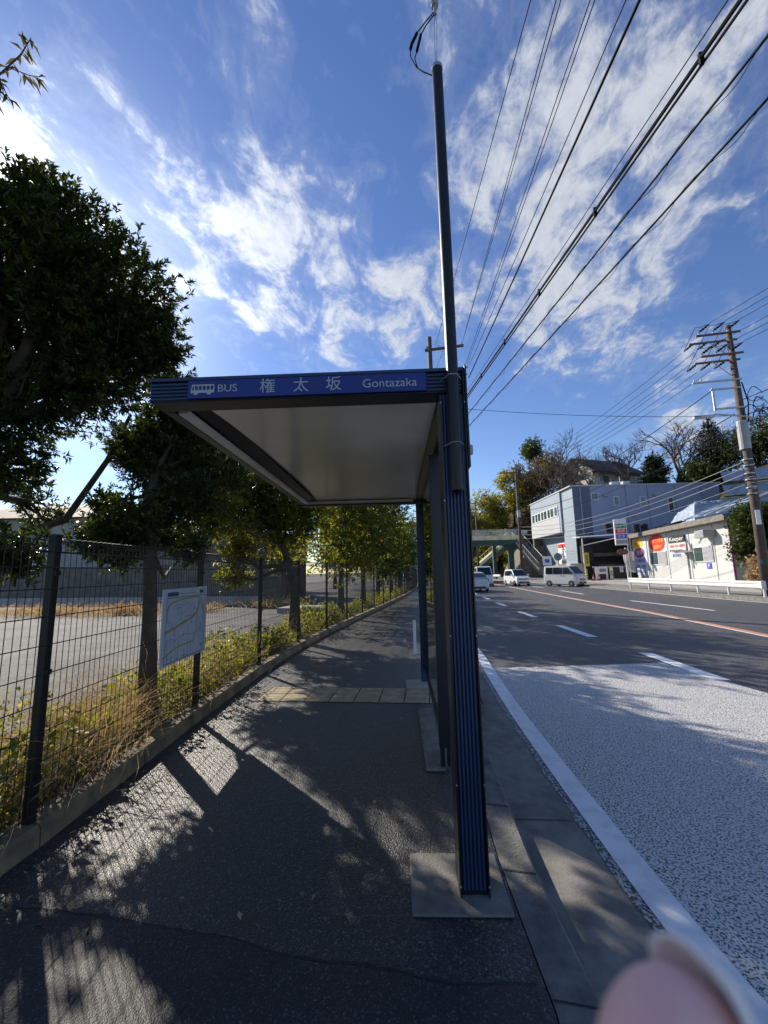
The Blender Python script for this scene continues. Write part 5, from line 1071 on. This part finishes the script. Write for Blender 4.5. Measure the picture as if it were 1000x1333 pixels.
vehicle('box_van','white one box van coming towards the camera behind the sedan','van',(.95,43.8,ZR),R_(-86),dict(kei(mt='carw',Hh=1.98),size=(3.4,1.66,1.98)))
hb=dict(size=(3.4,1.48,1.62),mt='carw',wr=.27,body=[(-1.66,.40,.9,.95,.95),(-1.6,.20,.95,1,.98),(.9,.20,.96,1,.97),(1.62,.22,.82,.95,.90),(1.70,.36,.62,.86,.85)],
  cabin=[(-1.6,.88,1.45,.95,.78),(-1.45,.88,1.60,.97,.80),(.2,.88,1.62,.97,.80),(.95,.88,1.0,.95,.90)],
  glass=[('windscreen',[(.98,-.84,1.0),(.30,-.72,1.54),(.30,.72,1.54),(.98,.84,1.0)]),('side_window',[(.75,.965,1.0),(.28,.85,1.46),(-.3,.85,1.48),(-.3,.965,1.0)]),('side_window',[(-.38,.965,1.0),(-.38,.85,1.48),(-1.3,.84,1.44),(-1.3,.955,1.0)]),('rear_window',[(-1.67,-.72,1.0),(-1.58,-.65,1.42),(-1.58,.65,1.42),(-1.67,.72,1.0)])],
  wheels=(1.1,-1.12),bits=[('headlight','lampw',(1.58,1.68,-.70,-.44,.66,.84)),('headlight','lampw',(1.58,1.68,.44,.70,.66,.84)),('grille','trim',(1.66,1.71,-.5,.5,.62,.70)),('bumper_grille','trim',(1.68,1.725,-.5,.5,.28,.42)),('number_plate','plate_y',(1.72,1.74,-.17,.17,.34,.48)),('mirror','carw',(.7,.85,-.92,-.76,.98,1.14)),('mirror','carw',(.7,.85,.76,.92,.98,1.14)),('tail_lamp','lampr',(-1.70,-1.62,-.70,-.58,.7,1.1)),('tail_lamp','lampr',(-1.70,-1.62,.58,.70,.7,1.1))])
vehicle('small_hatchback','small white hatchback coming towards the camera beside the footbridge pillar','car',(4.25,44.2,ZR),R_(-72),hb)
sd_=dict(size=(4.4,1.72,1.48),mt='carblue',wr=.31,body=[(-2.15,.35,.95,.90,.86),(-2.0,.22,1.02,.98,.94),(-1.2,.20,1.0,1,.96),(.9,.20,.94,1,.95),(1.9,.22,.75,.95,.88),(2.15,.35,.6,.82,.8)],
  cabin=[(-2.0,.95,1.05,.90,.80),(-1.35,.95,1.40,.94,.72),(-.3,.92,1.48,.95,.74),(.3,.92,1.42,.95,.74),(1.15,.9,.96,.92,.84)],
  glass=[('rear_window',[(-2.02,-.78,1.06),(-1.42,-.66,1.38),(-1.42,.66,1.38),(-2.02,.78,1.06)]),('windscreen',[(1.15,-.8,1.0),(.38,-.68,1.38),(.38,.68,1.38),(1.15,.8,1.0)]),('side_window',[(.85,.94,1.02),(.25,.80,1.36),(-.3,.80,1.40),(-.3,.95,1.02)]),('side_window',[(-.38,.95,1.02),(-.38,.80,1.40),(-1.2,.78,1.34),(-1.5,.92,1.04)])],
  wheels=(1.35,-1.33),bits=[('tail_lamp','lampr',(-2.14,-2.02,-.80,-.58,.74,1.0)),('tail_lamp','lampr',(-2.14,-2.02,.58,.80,.74,1.0)),('number_plate','plate_w',(-2.185,-2.16,-.17,.17,.66,.82)),('bumper_grille','trim',(-2.17,-2.12,-.55,.55,.30,.42)),('spoiler','carblue',(-2.1,-1.95,-.7,.7,1.03,1.07)),('mirror','carblue',(.6,.75,-.98,-.84,.98,1.12)),('mirror','carblue',(.6,.75,.84,.98,.98,1.12)),('headlight','lampw',(1.95,2.1,-.78,-.5,.6,.74)),('headlight','lampw',(1.95,2.1,.5,.78,.6,.74))])
vehicle('sedan','pale silver blue car seen from behind, beside the shelter post','car',(-.1,33.6,ZR),R_(100),sd_)
# ------------------------------------------------------------------ person
def skinbody(name,joints,edges,radii,mt,parent=None):
    me=bpy.data.meshes.new(name); me.from_pydata(joints,edges,[]); o=bpy.data.objects.new(name,me); COL.objects.link(o); me.materials.append(M[mt])
    sm=o.modifiers.new('skin','SKIN'); me.skin_vertices or me.attributes
    for i,r in enumerate(radii): me.skin_vertices[0].data[i].radius=(r,r) if not isinstance(r,tuple) else r
    me.skin_vertices[0].data[0].use_root=True
    s=o.modifiers.new('sub','SUBSURF'); s.levels=2; s.render_levels=2
    if parent: o.parent=parent
    return o
try:
    J=[(0,0,.92),(0,0,1.15),(0,0,1.38),(0,0,1.48),(0,.01,1.56),(0,.01,1.66),(-.18,0,1.38),(-.22,.02,1.1),(-.2,.12,.9),(.18,0,1.38),(.22,.02,1.1),(.2,.14,.92),(-.1,0,.86),(-.11,.02,.48),(-.11,-.02,.08),(-.11,.1,.03),(.1,0,.86),(.11,.02,.48),(.11,-.02,.08),(.11,.1,.03)]
    Ed=[(0,1),(1,2),(2,3),(3,4),(4,5),(2,6),(6,7),(7,8),(2,9),(9,10),(10,11),(0,12),(12,13),(13,14),(14,15),(0,16),(16,17),(17,18),(18,19)]
    Rd=[.14,.13,.14,.055,.09,.085,.06,.045,.035,.06,.045,.035,.09,.06,.045,.035,.09,.06,.045,.035]
    pe=thing('person','person with dark hair in white top standing behind the short guardrail','person',(9.75,44.6,.06),R_(150))
    m_=bpy.data.meshes.new('x')
    bo=bpy.data.objects.new('body',bpy.data.meshes.new('body')); COL.objects.link(bo); bo.data.from_pydata(J,Ed,[]); bo.data.materials.append(M['trous']); bo.parent=pe
    bo.modifiers.new('skin','SKIN')
    if not bo.data.skin_vertices:
        with bpy.context.temp_override(object=bo,active_object=bo): bpy.ops.mesh.customdata_skin_add()
    for i,r in enumerate(Rd): bo.data.skin_vertices[0].data[i].radius=(r,r)
    bo.data.skin_vertices[0].data[0].use_root=True
    s=bo.modifiers.new('sub','SUBSURF'); s.levels=2; s.render_levels=2
    MB().lathe([(.16,.85),(.19,.95),(.17,1.15),(.19,1.35),(.10,1.47),(.06,1.5)],14).build('jacket','cloth',pe,smooth=True)
    MB().lathe([(.05,1.56),(.10,1.6),(.115,1.68),(.09,1.76),(.02,1.79)],12,(0,-.01,0)).build('hair','hair',pe,smooth=True)
except Exception as ex: print('person failed',ex)
# ------------------------------------------------------------------ the photographer's fingertip, right in front of the phone
C0=Vector((0,0,H))
def cl(a,b_,c): return C0+rt*a+up*b_+fw*c
tip=cl(.0326,-.0552,.049); base=cl(.0494,-.118,.034)
ax=(base-tip).normalized(); side=(rt-ax*rt.dot(ax)).normalized(); side=(side*math.cos(R_(-12))+ax.cross(side)*math.sin(R_(-12))).normalized(); dep=ax.cross(side).normalized()
L=(base-tip).length
b=MB(); prof=[(0,.0006),(.0008,.0030),(.002,.0048),(.004,.0066),(.007,.0080),(.011,.0087),(.017,.0088),(.024,.0086),(.031,.0094),(.040,.0097),(.052,.0095),(.062,.0106),(.075,.0115)]
vs=[]; n=24
for s,r in prof:
    c=tip+ax*s+dep*(-.10*s)
    for j in range(n):
        a=2*math.pi*j/n; r=r*1.0; rs=r*(.98 if math.cos(a)>0 else 1.30); vs.append(c+side*math.cos(a)*rs+dep*math.sin(a)*r*.98)
b.add(vs,[(i*n+j,i*n+(j+1)%n,(i+1)*n+(j+1)%n,(i+1)*n+j) for i in range(len(prof)-1) for j in range(n)]+[tuple(range(n))[::-1]])
fo=b.build('finger','skin',None,smooth=True); s_=fo.modifiers.new('sub','SUBSURF'); s_.render_levels=1
tag(fo,'blurred pink fingertip of the photographer in the lower right corner','finger')
b=MB(); vs=[]; m=13
nl=[(-.0011,.0054,.12),(-.0007,.0061,.45),(.0003,.0071,.72),(.0016,.0080,.92),(.004,.0086,1),(.008,.0090,1),(.012,.0091,.95),(.0135,.0088,.7)]
for s,r,wf_ in nl:
    c=tip+ax*s+dep*(-.10*s)
    for j in range(m):
        a=(j/(m-1)*2-1)*R_(58)*wf_; vs.append(c+side*math.cos(a)*r*1.0+dep*math.sin(a)*r)
b.add(vs,[(i*m+j,i*m+j+1,(i+1)*m+j+1,(i+1)*m+j) for i in range(len(nl)-1) for j in range(m-1)])
no=b.build('fingernail','nail',fo,smooth=True); q=no.modifiers.new('solid','SOLIDIFY'); q.thickness=.0006
